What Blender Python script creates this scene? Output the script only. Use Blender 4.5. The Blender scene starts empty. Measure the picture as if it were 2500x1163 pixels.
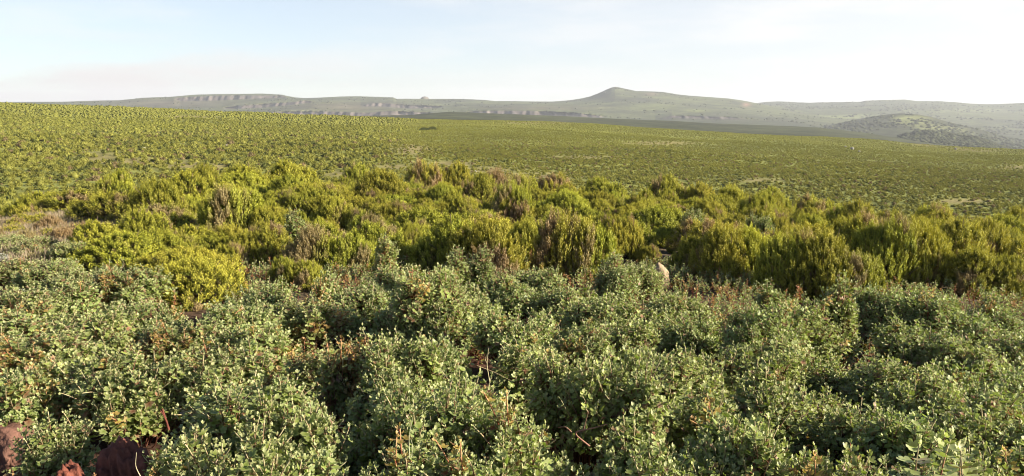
import bpy, math, random
import numpy as np
from mathutils import Vector, Matrix

R = math.radians
rng = np.random.default_rng(7)
random.seed(7)
scene = bpy.context.scene
COL = scene.collection

# ------------------------------------------------------------------ camera
F = 1250.0 / math.tan(R(30))
PITCH = R(8.4)
CP, SP = math.cos(PITCH), math.sin(PITCH)
cam_d = bpy.data.cameras.new('camera')
cam = bpy.data.objects.new('camera', cam_d)
COL.objects.link(cam)
cam_d.sensor_fit = 'HORIZONTAL'
cam_d.angle = R(60)
cam_d.clip_start = 0.05
cam_d.clip_end = 40000
cam.location = (0, 0, 0)
cam.rotation_euler = (R(90) - PITCH, 0, 0)
scene.camera = cam


def ray(u, v):
    """photo pixel -> (unit horizontal x, y, slope dz per horizontal metre)"""
    u = np.asarray(u, float); v = np.asarray(v, float)
    x = (u - 1250) / F; y = (581.5 - v) / F
    dx = x; dy = CP + y * SP; dz = -SP + y * CP
    h = np.hypot(dx, dy)
    return dx / h, dy / h, dz / h


def project(x, y, z):
    dep = y * CP - z * SP
    up = y * SP + z * CP
    return 1250 + F * x / dep, 581.5 - F * up / dep


def smooth(a, b, x):
    t = np.clip((x - a) / (b - a), 0, 1)
    return t * t * (3 - 2 * t)


def _hash(ix, iy, seed):
    h = (ix.astype(np.int64) * 374761393 + iy.astype(np.int64) * 668265263 + seed * 1442695041) & 0xffffffff
    h = ((h ^ (h >> 13)) * 1274126177) & 0xffffffff
    h = h ^ (h >> 16)
    return (h & 0xffff) / 65535.0


def vnoise(x, y, seed=0):
    x = np.asarray(x, float); y = np.asarray(y, float)
    ix = np.floor(x); iy = np.floor(y)
    fx = x - ix; fy = y - iy
    fx = fx * fx * (3 - 2 * fx); fy = fy * fy * (3 - 2 * fy)
    a = _hash(ix, iy, seed); b = _hash(ix + 1, iy, seed)
    c = _hash(ix, iy + 1, seed); d = _hash(ix + 1, iy + 1, seed)
    return (a * (1 - fx) + b * fx) * (1 - fy) + (c * (1 - fx) + d * fx) * fy


def fbm(x, y, seed=0, oct=4):
    s = 0; a = 0.5; t = 0
    for k in range(oct):
        s = s + a * vnoise(x, y, seed + k * 17); t += a
        x = x * 2.03 + 3.1; y = y * 2.03 + 7.7; a *= 0.5
    return s / t


# ------------------------------------------------------------------ mesh helpers
def mesh_np(name, V, Fc, col=None, smooth_=False, mat=None):
    """V (n,3), Fc (m,3) or (m,4) int, col (n,3)"""
    me = bpy.data.meshes.new(name)
    V = np.ascontiguousarray(V, np.float32); Fc = np.ascontiguousarray(Fc, np.int32)
    k = Fc.shape[1]
    me.vertices.add(len(V)); me.vertices.foreach_set('co', V.ravel())
    me.loops.add(Fc.size); me.loops.foreach_set('vertex_index', Fc.ravel())
    me.polygons.add(len(Fc)); me.polygons.foreach_set('loop_start', np.arange(0, Fc.size, k, dtype=np.int32))
    if smooth_:
        me.polygons.foreach_set('use_smooth', np.ones(len(Fc), bool))
    me.update(calc_edges=True)
    if col is not None:
        c = np.ones((len(V), 4), np.float32); c[:, :3] = col
        at = me.color_attributes.new('tint', 'FLOAT_COLOR', 'POINT')
        at.data.foreach_set('color', c.ravel())
    if mat:
        me.materials.append(mat)
    return me


def link(name, me, parent=None, loc=None):
    o = bpy.data.objects.new(name, me); COL.objects.link(o)
    if parent: o.parent = parent
    if loc is not None: o.location = loc
    return o


def empty(name, loc):
    o = bpy.data.objects.new(name, None); COL.objects.link(o); o.location = loc
    o.empty_display_size = 0.2
    return o


def tag(o, label=None, cat=None, group=None, kind=None):
    if label: o['label'] = label
    if cat: o['category'] = cat
    if group: o['group'] = group
    if kind: o['kind'] = kind
    return o


class Acc:
    """gathers vertex / face / colour blocks into one mesh"""
    def __init__(s): s.V = []; s.F = []; s.C = []; s.n = 0
    def add(s, V, Fc, C):
        V = np.asarray(V, float); s.V.append(V); s.F.append(np.asarray(Fc) + s.n)
        C = np.asarray(C, float)
        if C.ndim == 1: C = np.tile(C, (len(V), 1))
        s.C.append(C); s.n += len(V)
    def mesh(s, name, mat, smooth_=False):
        return mesh_np(name, np.concatenate(s.V), np.concatenate(s.F), np.concatenate(s.C), smooth_, mat)


def norm(a):
    return a / np.maximum(np.linalg.norm(a, axis=-1, keepdims=True), 1e-9)


def tube(P, rad, sides=5):
    """tapered tube along polyline P (triangles)"""
    P = np.asarray(P, float); n = len(P); rad = np.broadcast_to(np.asarray(rad, float), (n,))
    T = norm(np.gradient(P, axis=0))
    ref = np.array([0.31, 0.2, 0.93]) if abs(T[0, 2]) < 0.8 else np.array([0.95, 0.2, 0.1])
    A = norm(np.cross(T, ref)); B = np.cross(T, A)
    ang = np.linspace(0, 2 * np.pi, sides, endpoint=False)
    V = (P[:, None] + rad[:, None, None] * (np.cos(ang)[None, :, None] * A[:, None] + np.sin(ang)[None, :, None] * B[:, None])).reshape(-1, 3)
    Fc = []
    for i in range(n - 1):
        for j in range(sides):
            a = i * sides + j; b = i * sides + (j + 1) % sides; c = a + sides; d = b + sides
            Fc += [(a, b, d), (a, d, c)]
    return V, np.array(Fc)


def ico(sub):
    import bmesh
    bm = bmesh.new(); bmesh.ops.create_icosphere(bm, subdivisions=sub, radius=1)
    V = np.array([v.co[:] for v in bm.verts]); Fc = np.array([[v.index for v in f.verts] for f in bm.faces])
    bm.free(); return V, Fc


# ------------------------------------------------------------------ materials
def new_mat(name):
    m = bpy.data.materials.new(name); m.use_nodes = True
    nt = m.node_tree; nt.nodes.clear()
    out = nt.nodes.new('ShaderNodeOutputMaterial')
    return m, nt, out


def foliage_mat(name, rough=0.6, trans=0.3, spec=0.3, vary=0.25, hue=0.02, warm=(1.15, 1.05, 0.5)):
    m, nt, out = new_mat(name)
    N = nt.nodes; L = nt.links
    at = N.new('ShaderNodeAttribute'); at.attribute_name = 'tint'
    oi = N.new('ShaderNodeObjectInfo')
    mv = N.new('ShaderNodeMapRange'); mv.inputs['To Min'].default_value = 1 - vary; mv.inputs['To Max'].default_value = 1 + vary
    L.new(oi.outputs['Random'], mv.inputs['Value'])
    mu = N.new('ShaderNodeMath'); mu.operation = 'MULTIPLY'; mu.inputs[1].default_value = 7.31
    fr = N.new('ShaderNodeMath'); fr.operation = 'FRACT'
    L.new(oi.outputs['Random'], mu.inputs[0]); L.new(mu.outputs[0], fr.inputs[0])
    mh = N.new('ShaderNodeMapRange'); mh.inputs['To Min'].default_value = 0.5 - hue; mh.inputs['To Max'].default_value = 0.5 + hue
    L.new(fr.outputs[0], mh.inputs['Value'])
    hsv = N.new('ShaderNodeHueSaturation')
    L.new(at.outputs['Color'], hsv.inputs['Color']); L.new(mh.outputs[0], hsv.inputs['Hue']); L.new(mv.outputs[0], hsv.inputs['Value'])
    p = N.new('ShaderNodeBsdfPrincipled'); p.inputs['Roughness'].default_value = rough
    p.inputs['Specular IOR Level'].default_value = spec
    L.new(hsv.outputs[0], p.inputs['Base Color'])
    tr = N.new('ShaderNodeBsdfTranslucent')
    tm = N.new('ShaderNodeMix'); tm.data_type = 'RGBA'; tm.blend_type = 'MULTIPLY'; tm.inputs['Factor'].default_value = 1
    L.new(hsv.outputs[0], tm.inputs['A']); tm.inputs['B'].default_value = (*warm, 1)
    L.new(tm.outputs['Result'], tr.inputs['Color'])
    mx = N.new('ShaderNodeMixShader'); mx.inputs[0].default_value = trans
    L.new(p.outputs[0], mx.inputs[1]); L.new(tr.outputs[0], mx.inputs[2]); L.new(mx.outputs[0], out.inputs['Surface'])
    return m


def tint_mat(name, rough=0.9, spec=0.15, nscale=None, namt=0.3, bump=0.0, bscale=20, vor=False):
    m, nt, out = new_mat(name); N = nt.nodes; L = nt.links
    at = N.new('ShaderNodeAttribute'); at.attribute_name = 'tint'
    p = N.new('ShaderNodeBsdfPrincipled'); p.inputs['Roughness'].default_value = rough
    p.inputs['Specular IOR Level'].default_value = spec
    c = at.outputs['Color']
    geo = N.new('ShaderNodeNewGeometry')
    if nscale:
        for k, sc in enumerate(nscale if isinstance(nscale, (list, tuple)) else [nscale]):
            nz = N.new('ShaderNodeTexNoise'); nz.inputs['Scale'].default_value = sc; nz.inputs['Detail'].default_value = 5
            nz.inputs['Roughness'].default_value = 0.65
            L.new(geo.outputs['Position'], nz.inputs['Vector'])
            mr = N.new('ShaderNodeMapRange'); mr.inputs['From Min'].default_value = 0.3; mr.inputs['From Max'].default_value = 0.7
            mr.inputs['To Min'].default_value = 1 - namt; mr.inputs['To Max'].default_value = 1 + namt
            L.new(nz.outputs['Fac'], mr.inputs['Value'])
            hs = N.new('ShaderNodeHueSaturation'); L.new(c, hs.inputs['Color']); L.new(mr.outputs[0], hs.inputs['Value']); c = hs.outputs[0]
    L.new(c, p.inputs['Base Color'])
    if bump:
        nb = N.new('ShaderNodeTexNoise'); nb.inputs['Scale'].default_value = bscale; nb.inputs['Detail'].default_value = 8
        L.new(geo.outputs['Position'], nb.inputs['Vector'])
        b = N.new('ShaderNodeBump'); b.inputs['Strength'].default_value = bump; b.inputs['Distance'].default_value = 0.6 / bscale
        L.new(nb.outputs['Fac'], b.inputs['Height']); L.new(b.outputs[0], p.inputs['Normal'])
    L.new(p.outputs[0], out.inputs['Surface'])
    return m


M_HEATH = foliage_mat('heath_foliage', 0.65, 0.24, 0.2, 0.16, 0.014, (1.1, 1.05, 0.5))
M_LEAF = foliage_mat('shrub_leaf', 0.5, 0.30, 0.4, 0.10, 0.008, (0.95, 1.15, 0.4))
M_BARK = tint_mat('bark', 0.9, 0.1, 30, 0.35, 0.4, 60)
M_GROUND = tint_mat('ground_soil_grass', 0.95, 0.1, [0.35, 4.0], 0.38, 0.6, 6)
M_ROCK = tint_mat('rock', 0.85, 0.25, [3, 14], 0.28, 0.8, 14)
M_FAR = tint_mat('far_hill', 0.95, 0.05, [0.06, 0.02, 0.006], 0.32)
M_GRASS = foliage_mat('dry_grass', 0.7, 0.3, 0.2, 0.05, 0.005, (1, 0.95, 0.8))

# ------------------------------------------------------------------ ground (one sheet in polar layout, out to 1.1 km)
ux = np.array([-400, 0, 700, 1250, 1800, 2500, 2900], float)
near_r = np.array([0.5, 2, 5, 10, 16, 20, 33, 46, 54, 80, 105])
near_z = np.array([
    [-2.3, -2.50, -2.85, -3.30, -3.62, -3.75, -4.45, -5.15, -6.2, -8.6, -10.4],
    [-2.3, -2.50, -2.85, -3.30, -3.62, -3.75, -4.45, -5.15, -6.2, -8.6, -10.4],
    [-2.4, -2.58, -2.95, -3.38, -3.72, -3.85, -4.20, -4.55, -5.6, -9.2, -11.6],
    [-2.4, -2.60, -2.97, -3.42, -3.80, -4.00, -4.55, -5.10, -6.2, -10.0, -12.6],
    [-2.45, -2.62, -3.02, -3.50, -3.90, -4.10, -4.90, -5.75, -7.0, -11.0, -14.2],
    [-2.5, -2.70, -3.12, -3.62, -4.05, -4.30, -5.35, -6.55, -8.2, -12.6, -16.6],
    [-2.5, -2.70, -3.12, -3.62, -4.05, -4.30, -5.45, -6.8, -8.6, -13.0, -17.0]])
crest = np.array([(-400, 238), (0, 244), (100, 248), (200, 252), (300, 255), (400, 260), (500, 265), (600, 269), (700, 273), (800, 276), (900, 279), (1000, 283), (1100, 284), (1200, 286), (1300, 289), (1400, 294), (1500, 300), (1600, 305), (1700, 312), (1800, 318), (1900, 323), (2000, 327), (2100, 333), (2150, 338), (2200, 342), (2300, 348), (2400, 353), (2500, 358), (2900, 378)], float)
basev = np.array([(-400, 436), (0, 432), (500, 426), (1000, 430), (1500, 450), (2000, 480), (2500, 505), (2900, 520)], float)


def crest_v(u): return np.interp(u, crest[:, 0], crest[:, 1])
def base_v(u): return np.interp(u, basev[:, 0], basev[:, 1])


HS_R = np.array([145.0, 185.0, 240.0, 320.0, 440.0])
HS_F = np.array([0.0, 0.33, 0.60, 0.82, 1.0])


def z_profile(az):
    """ground height knots along one azimuth"""
    azc = np.clip(az, R(-36), R(36))
    u = 1250 + F * math.tan(azc)
    zn = [np.interp(u, ux, near_z[:, k]) for k in range(len(near_r))]
    vb, vc = base_v(u), crest_v(u) + 5.0
    rr = list(near_r); zz = list(zn)
    for r_, f_ in zip(HS_R, HS_F):
        rr.append(r_); zz.append(float(ray(u, vb + (vc - vb) * f_)[2]) * r_)
    zc = zz[-1]
    for r_, dz in ((470, -1.2), (520, -6), (620, -18), (800, -42), (1100, -80)):
        rr.append(r_); zz.append(zc + dz)
    return np.array(rr), np.array(zz)


RG = np.concatenate([np.linspace(0.5, 20, 66), np.linspace(20.4, 70, 90), np.linspace(71.5, 480, 170), np.linspace(490, 1100, 40)])
AZ = np.concatenate([np.radians(np.linspace(-180, -46, 40)), np.radians(np.linspace(-45, 45, 240)), np.radians(np.linspace(46, 180, 40))])
ZG = np.zeros((len(AZ), len(RG)))
LR = np.log(RG)
for i, a in enumerate(AZ):
    rr, zz = z_profile(a)
    xs = np.linspace(LR[0], LR[-1], 600)
    yy = np.interp(np.exp(xs), rr, zz)
    k = np.exp(-0.5 * (np.arange(-14, 15) / 5.0) ** 2); k /= k.sum()
    yp = np.convolve(np.pad(yy, 14, mode='edge'), k, 'valid')
    ZG[i] = np.interp(LR, xs, yp)
XG = np.sin(AZ)[:, None] * RG[None]; YG = np.cos(AZ)[:, None] * RG[None]
ZG += (fbm(XG * 0.35, YG * 0.35, 3) - 0.5) * 0.25 * smooth(2, 8, RG)[None]
ZG += (fbm(XG * 0.03, YG * 0.03, 5) - 0.5) * 2.0 * smooth(90, 160, RG)[None]


def ground(x, y):
    x = np.asarray(x, float); y = np.asarray(y, float)
    r = np.hypot(x, y); a = np.arctan2(x, y)
    fi = np.interp(a, AZ, np.arange(len(AZ))); fj = np.interp(r, RG, np.arange(len(RG)))
    i = np.clip(fi.astype(int), 0, len(AZ) - 2); j = np.clip(fj.astype(int), 0, len(RG) - 2)
    p = fi - i; q = fj - j
    return (ZG[i, j] * (1 - p) + ZG[i + 1, j] * p) * (1 - q) + (ZG[i, j + 1] * (1 - p) + ZG[i + 1, j + 1] * p) * q


# marching along a photo ray: first range where the ray sinks below ground + h
RM = np.concatenate([np.linspace(1.5, 70, 1400), np.linspace(70.2, 600, 2600)])


def hit(u, v, h=0.0, rmin=1.5):
    hx, hy, s = [float(q) for q in ray(u, v)]
    g = ground(hx * RM, hy * RM) + h
    ok = np.where((s * RM < g) & (RM >= rmin))[0]
    r = RM[ok[0]] if len(ok) else 60.0
    return hx * r, hy * r, r


# masks painted on the ground, by position in the photograph's frame of reference
def ell(u, v, cu, cv, su, sv):
    return np.exp(-(((u - cu) / su) ** 2 + ((v - cv) / sv) ** 2))


DRY = [(120, 555, 190, 62), (60, 620, 140, 50), (330, 560, 90, 22), (230, 530, 120, 18)]
BARE = [(450, 287, 75, 5), (350, 396, 110, 12), (480, 405, 110, 10), (245, 385, 60, 18), (1110, 400, 80, 6), (1010, 365, 60, 14), (1180, 415, 90, 9), (960, 408, 40, 7),
        (1300, 430, 110, 9), (2300, 352, 90, 7), (2380, 366, 70, 7), (2480, 410, 40, 6), (1330, 300, 120, 3), (1560, 300, 40, 3), (1850, 440, 60, 6), (2350, 492, 70, 7), (1620, 350, 90, 5), (1420, 385, 90, 5), (840, 425, 60, 8)]


def msum(L, u, v):
    s = 0
    for a in L: s = np.maximum(s, ell(u, v, *a))
    return s


SOIL = [(20, 1050, 75, 110), (300, 1130, 90, 60), (150, 1163, 80, 40)]
with np.errstate(all='ignore'):
    ug, vg = project(XG, YG, ZG)
front = (YG > 1)
ug = np.where(front, ug, -9999.0); vg = np.where(front, vg, 9999.0)
col = np.zeros(XG.shape + (3,))
soil = np.array([0.075, 0.040, 0.026]); straw = np.array([0.235, 0.185, 0.085]); turf = np.array([0.180, 0.190, 0.048]); litter = np.array([0.10, 0.075, 0.045])
n1 = fbm(XG * 0.05, YG * 0.05, 11); n2 = fbm(XG * 0.8, YG * 0.8, 12)
wfar = smooth(75, 130, RG)[None] * np.ones_like(n1)
col[:] = soil
wl = smooth(15, 19, RG)[None] * np.ones_like(n1)
col = col * (1 - wl[..., None]) + litter * wl[..., None]
col = col * (1 - wfar[..., None]) + (turf * (0.8 + 0.4 * n1[..., None])) * wfar[..., None]
wd = np.clip(msum(DRY, ug, vg) * 1.3, 0, 1) * (RG < 70)[None]
col = col * (1 - wd[..., None]) + (straw * 0.6) * wd[..., None]
wb = np.clip(msum(BARE, ug, vg) * 0.9 * (0.4 + n1), 0, 0.75) * (RG > 110)[None]
col = col * (1 - wb[..., None]) + straw * wb[..., None]
na, nr = len(AZ), len(RG)
idx = np.arange(na * nr).reshape(na, nr)
Fq = np.stack([idx[:-1, :-1], idx[:-1, 1:], idx[1:, 1:], idx[1:, :-1]], -1).reshape(-1, 4)
Vg = np.stack([XG, YG, ZG], -1).reshape(-1, 3)
g = link('ground', mesh_np('ground', Vg, Fq, col.reshape(-1, 3), True, M_GROUND)); tag(g, kind='structure')

# ------------------------------------------------------------------ far hills
def sheet(name, rows, u0, u1, du, sub, flute=0, cliff_rows=(), colfn=None, rough=1.0, seed=0):
    """rows: list of (v(u) callable, distance(u) callable). v in photo pixels, distances in metres"""
    U = np.arange(u0, u1 + du, du)
    Vr = np.array([f(U) for f, d in rows]); Dr = np.array([d(U) * np.ones_like(U) for f, d in rows])
    for k in range(1, len(rows)):
        if rows[k][0].__name__ != 'back':
            Vr[k] = np.minimum(Vr[k], Vr[k - 1] - 0.25)
    vv = []; dd = []; cl = []
    for k in range(len(rows) - 1):
        n = sub[k]
        for t in np.arange(n) / n:
            vv.append(Vr[k] * (1 - t) + Vr[k + 1] * t); dd.append(Dr[k] * (1 - t) + Dr[k + 1] * t)
            hgt = (Vr[k] - Vr[k + 1])
            cl.append(np.clip((hgt - 1.2) / 2.5, 0, 1) if k in cliff_rows else 0 * U)
    vv.append(Vr[-1]); dd.append(Dr[-1]); cl.append(0 * U)
    vv = np.array(vv); dd = np.array(dd); cl = np.array(cl)
    hx, hy, s = ray(np.tile(U, (len(vv), 1)), vv)
    X = hx * dd; Y = hy * dd; Z = s * dd
    # columns and gullies: real relief along the ground, not along the picture
    fl = (vnoise(X * 0.085, Y * 0.011, seed + 1) - 0.5) * 42 + (vnoise(X * 0.017, Y * 0.008, seed + 2) - 0.5) * 60
    dd2 = dd + fl * cl + (fbm(X * 0.006, Y * 0.006, seed + 3) - 0.5) * 90 * rough * (1 - cl)
    X = hx * dd2; Y = hy * dd2
    Z = Z + (fbm(X * 0.012, Y * 0.012, seed + 4, 5) - 0.5) * 6 * rough * (0.6 + 0.4 * cl)
    C = colfn(np.tile(U, (len(vv), 1)), vv, X, Y, Z, cl)
    n, m = X.shape
    ix = np.arange(n * m).reshape(n, m)
    Fq = np.stack([ix[:-1, :-1], ix[:-1, 1:], ix[1:, 1:], ix[1:, :-1]], -1).reshape(-1, 4)
    me = mesh_np(name, np.stack([X, Y, Z], -1).reshape(-1, 3), Fq, C.reshape(-1, 3), True, M_FAR)
    o = link(name, me); tag(o, kind='structure')
    return o, (U, vv, X, Y, Z, cl)


def pts(L):
    A = np.array(L, float)
    def f(u): return np.interp(u, A[:, 0], A[:, 1])
    return f


def const(d):
    def f(u): return d * np.ones_like(u)
    return f


skyA = pts([(-400, 252), (150, 249), (240, 246), (290, 245), (350, 239), (410, 237), (435, 235), (480, 231.5), (530, 230), (590, 230), (640, 229), (690, 231.5), (698, 234), (720, 238), (745, 240), (770, 239), (830, 236), (870, 235.5), (930, 237), (960, 238), (968, 241.5), (1000, 241.5), (1060, 242), (1120, 242), (1180, 244), (1210, 247), (1300, 248), (1350, 248), (1390, 245), (1420, 240.5), (1440, 236), (1460, 228.5), (1480, 219.5), (1492, 214.5), (1502, 212.5), (1512, 214), (1525, 217), (1555, 223), (1600, 224), (1620, 225), (1650, 230), (1680, 234), (1730, 237), (1780, 241), (1810, 245), (1845, 252), (1900, 262), (2000, 278), (2200, 300), (2900, 330)])
c1b = pts([(-400, 290), (500, 282), (700, 279), (800, 281), (900, 284), (950, 285), (1060, 285), (1100, 285), (1200, 282), (1300, 281.5), (1400, 283), (1450, 286), (1600, 292), (1640, 287), (1760, 289), (1850, 292), (1950, 300), (2200, 330), (2900, 360)])
c1t = pts([(-400, 289), (500, 280), (640, 272), (700, 269), (800, 268), (900, 271), (950, 264), (1060, 270), (1100, 272), (1200, 264), (1300, 266), (1400, 272), (1450, 279), (1500, 288), (1600, 291), (1640, 281), (1760, 283), (1850, 291), (1950, 299), (2200, 329), (2900, 359)])
c2b = pts([(-400, 266), (420, 262), (570, 266), (640, 263), (700, 257), (760, 250), (800, 252), (880, 259), (910, 259), (950, 261), (1000, 265), (1060, 264), (1090, 261), (1150, 256), (1300, 256), (1400, 256), (1500, 250), (1600, 252), (1800, 268), (2000, 288), (2900, 345)])
c2t = pts([(-400, 265), (420, 261), (540, 264), (570, 259), (640, 254), (700, 250), (745, 245), (775, 250), (800, 251), (880, 258), (910, 252), (950, 252), (1000, 257), (1060, 258), (1085, 260), (1150, 255), (1300, 255), (1400, 255), (1500, 249), (1600, 251), (1800, 267), (2000, 287), (2900, 344)])


def c3b(u): return np.where((u > 425) & (u < 702), np.interp(u, [425, 440, 530, 600, 690, 702], [240, 247, 245, 242, 238, 237]), skyA(u) + 4)
def c3t(u): return np.where((u > 425) & (u < 702), np.interp(u, [425, 440, 530, 600, 690, 702], [239, 238, 232.5, 232, 233, 236]), skyA(u) + 3)
def rowA0(u): return crest_v(u) + 16
def back(u): return skyA(u) + 30


GREEN = np.array([0.088, 0.098, 0.040]); ROCKC = np.array([0.082, 0.068, 0.060]); SCRUB = np.array([0.060, 0.066, 0.032]); TAN = np.array([0.33, 0.24, 0.17])


def colA(u, v, X, Y, Z, cl):
    n = fbm(X * 0.004, Y * 0.004, 21); n2 = fbm(X * 0.02, Y * 0.02, 22); n3 = vnoise(X * 0.10, Y * 0.02, 25)
    w = smooth(0.5, 0.62, n)[..., None]
    C = GREEN * (1 - w) + SCRUB * w
    C = C * (0.85 + 0.3 * n2[..., None])
    stony = (ell(u, v, 400, 252, 180, 10) + ell(u, v, 850, 262, 160, 12) * 0.9 + ell(u, v, 1330, 264, 130, 5) * 0.8)[..., None].clip(0, 1) * (0.5 + n2[..., None] * 0.8)
    C = C * (1 - 0.8 * stony) + np.array([0.125, 0.100, 0.066]) * 0.8 * stony
    low = smooth(c1b(u) - 1, c1b(u) + 4, v)[..., None]           # scrub below the cliff line
    C = C * (1 - low) + SCRUB * 0.9 * low
    rk = (ROCKC * (0.45 + 1.1 * n3[..., None]))
    C = C * (1 - cl[..., None]) + rk * cl[..., None]
    scar = ell(u, v, 1822, 256, 9, 4)[..., None]; scar2 = ell(u, v, 1590, 230, 14, 3)[..., None] * .6
    C = C * (1 - scar) + np.array([0.30, 0.18, 0.13]) * scar
    C = C * (1 - scar2) + np.array([0.3, 0.2, 0.14]) * scar2
    gul = ell(u, v, 1545, 226, 45, 5)[..., None] * .6                 # scrub-filled hollow beside the peak
    C = C * (1 - gul) + SCRUB * gul
    fld = (ell(u, v, 1700, 271, 35, 4) + ell(u, v, 1600, 262, 60, 8) * 0.7)[..., None].clip(0, 1)
    C = C * (1 - fld) + np.array([0.16, 0.18, 0.06]) * fld
    return C


oA, gA = sheet('plateau_hills', [(rowA0, const(1700)), (c1b, const(2900)), (lambda u: c1t(u) * .7 + c1b(u) * .3, const(2925)), (c2b, const(3500)), (c2t, const(3525)), (c3b, const(4000)), (c3t, const(4022)), (skyA, const(4250)), (back, const(5200))],
               -400, 2300, 2.0, [8, 6, 8, 5, 8, 5, 4, 5], 1, (1, 3, 5), colA, 0.5, 31)

skyB = pts([(1500, 275), (1800, 256), (1845, 252.5), (1870, 249), (1900, 248), (1930, 249.5), (1980, 251), (2040, 249.5), (2100, 249), (2112, 246), (2160, 244.5), (2210, 243.5), (2245, 247.5), (2290, 247), (2330, 249.5), (2370, 253), (2420, 255), (2470, 253), (2500, 251), (2900, 250)])


def colB(u, v, X, Y, Z, cl):
    n = fbm(X * 0.003, Y * 0.003, 41); n2 = fbm(X * 0.015, Y * 0.015, 42)
    w = smooth(0.42, 0.6, n)[..., None]
    C = GREEN * 0.9 * (1 - w) + SCRUB * w
    C = C * (0.8 + 0.4 * n2[..., None])
    fld = (ell(u, v, 2060, 286, 90, 6) + ell(u, v, 1850, 294, 25, 4) + ell(u, v, 2380, 270, 60, 6) * .5).clip(0, 1)[..., None]
    return C * (1 - fld) + np.array([0.17, 0.19, 0.07]) * fld


def backB(u): return skyB(u) + 20
backB.__name__ = 'back'
oB, gB = sheet('far_ridge', [(pts([(1500, 330), (2900, 372)]), const(2500)), (pts([(1500, 310), (1900, 296), (2500, 322), (2900, 330)]), const(3300)), (pts([(1500, 290), (1900, 270), (2200, 268), (2500, 285), (2900, 290)]), const(4300)), (skyB, const(5400)), (backB, const(6500))],
               1500, 2900, 2.0, [10, 12, 14, 6], 0, (), colB, 1.0, 51)

skyC = pts([(1850, 322), (1960, 316), (2010, 309), (2060, 299), (2100, 291), (2150, 281.5), (2180, 278), (2200, 277), (2240, 279.5), (2275, 286), (2300, 294), (2350, 306), (2400, 318), (2450, 332), (2500, 344), (2600, 362), (2700, 380)])


def colC(u, v, X, Y, Z, cl):
    n2 = fbm(X * 0.02, Y * 0.02, 62)
    grass = (ell(u, v, 2225, 292, 55, 14) + ell(u, v, 2280, 312, 60, 8) * .7 + ell(u, v, 2340, 318, 40, 7) * .6).clip(0, 1)
    grass = smooth(0.3, 0.65, grass * (0.7 + 0.6 * n2))[..., None]
    C = SCRUB * 0.85 * (0.8 + 0.4 * n2[..., None])
    return C * (1 - grass) + np.array([0.14, 0.15, 0.055]) * grass


def backC(u): return skyC(u) + 25
backC.__name__ = 'back'
def rowC0(u): return np.maximum(crest_v(u) + 12, skyC(u) + 4)
oC, gC = sheet('round_hill', [(rowC0, const(1900)), (lambda u: rowC0(u) * 0.45 + skyC(u) * 0.55, const(2250)), (skyC, const(2600)), (backC, const(3100))], 1850, 2700, 2.0, [10, 10, 6], 0, (), colC, 0.7, 71)

skyE = pts([(2140, 350), (2180, 338), (2205, 329), (2230, 322), (2262, 318.5), (2310, 323), (2345, 331), (2375, 333), (2400, 341), (2425, 353), (2460, 366)])


def colE(u, v, X, Y, Z, cl):
    n2 = fbm(X * 0.03, Y * 0.03, 82)
    return SCRUB * 0.62 * (0.8 + 0.4 * n2[..., None])


def backE(u): return skyE(u) + 22
backE.__name__ = 'back'
def rowE0(u): return np.maximum(crest_v(u) + 10, skyE(u) + 3)
oE, gE = sheet('wooded_knoll', [(rowE0, const(1550)), (skyE, const(1800)), (backE, const(2000))], 2140, 2460, 2.0, [12, 6], 0, (), colE, 0.5, 91)

skyD = pts([(-400, 280), (700, 285), (900, 283), (1000, 281), (1060, 276), (1100, 273), (1200, 277), (1350, 283), (1450, 288), (1550, 292), (1640, 295.5), (1750, 302), (1850, 306), (1950, 309), (2000, 312), (2100, 323), (2200, 339), (2280, 352), (2500, 372), (2900, 400)])


def colD(u, v, X, Y, Z, cl):
    n = fbm(X * 0.01, Y * 0.01, 95); n2 = fbm(X * 0.05, Y * 0.05, 96)
    return (SCRUB * (0.95 - 0.1 * smooth(1500, 1900, u)) [..., None] if False else SCRUB[None, None] * (0.95 + 0.0 * u)[..., None]) * (0.75 + 0.5 * n2[..., None])


def backD(u): return skyD(u) + 18
backD.__name__ = 'back'
def rowD0(u): return np.maximum(crest_v(u) + 12, skyD(u) + 6)
oD, gD = sheet('scrub_slope', [(rowD0, const(900)), (skyD, const(1350)), (backD, const(1600))], -400, 2900, 3.0, [12, 6], 0, (), colD, 0.35, 97)

# rock dome on the skyline
V, Fc = ico(3)
V = V * np.array([20, 20, 14]); V[:, 2] = np.where(V[:, 2] < -4, -4, V[:, 2])
V += norm(V) * ((fbm(V[:, 0] * .15 + V[:, 2] * .2, V[:, 1] * .15, 5) - .5) * 5)[:, None]
hx, hy, s = ray(1037, 243.5)
o = link('rock_dome', mesh_np('rock_dome', V, Fc, np.tile([0.19, 0.165, 0.13], (len(V), 1)) * (0.8 + 0.4 * fbm(V[:, 0] * .1, V[:, 2] * .1, 9))[:, None], False, M_FAR), None, (hx * 4250, hy * 4250, s * 4250))
tag(o, 'grey rounded rock dome standing alone on the far skyline', 'rock')

# woodland dotted over the far hills (uncountable, reads as texture)
def blob_templates(sub, n, jit, seed, flat=0.0):
    r = np.random.default_rng(seed); out = []
    V, Fc = ico(sub)
    for k in range(n):
        W = V * (1 + (r.random((len(V), 1)) - 0.5) * jit)
        off = r.random(3) * 20
        W = W * (0.78 + 0.5 * fbm(V[:, 0] * 1.7 + off[0] + V[:, 2] * 1.1, V[:, 1] * 1.7 + off[1] - V[:, 2], 3, 3))[:, None]
        W[:, 2] = np.maximum(W[:, 2], -0.25)
        out.append((W, Fc))
    return out


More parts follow.
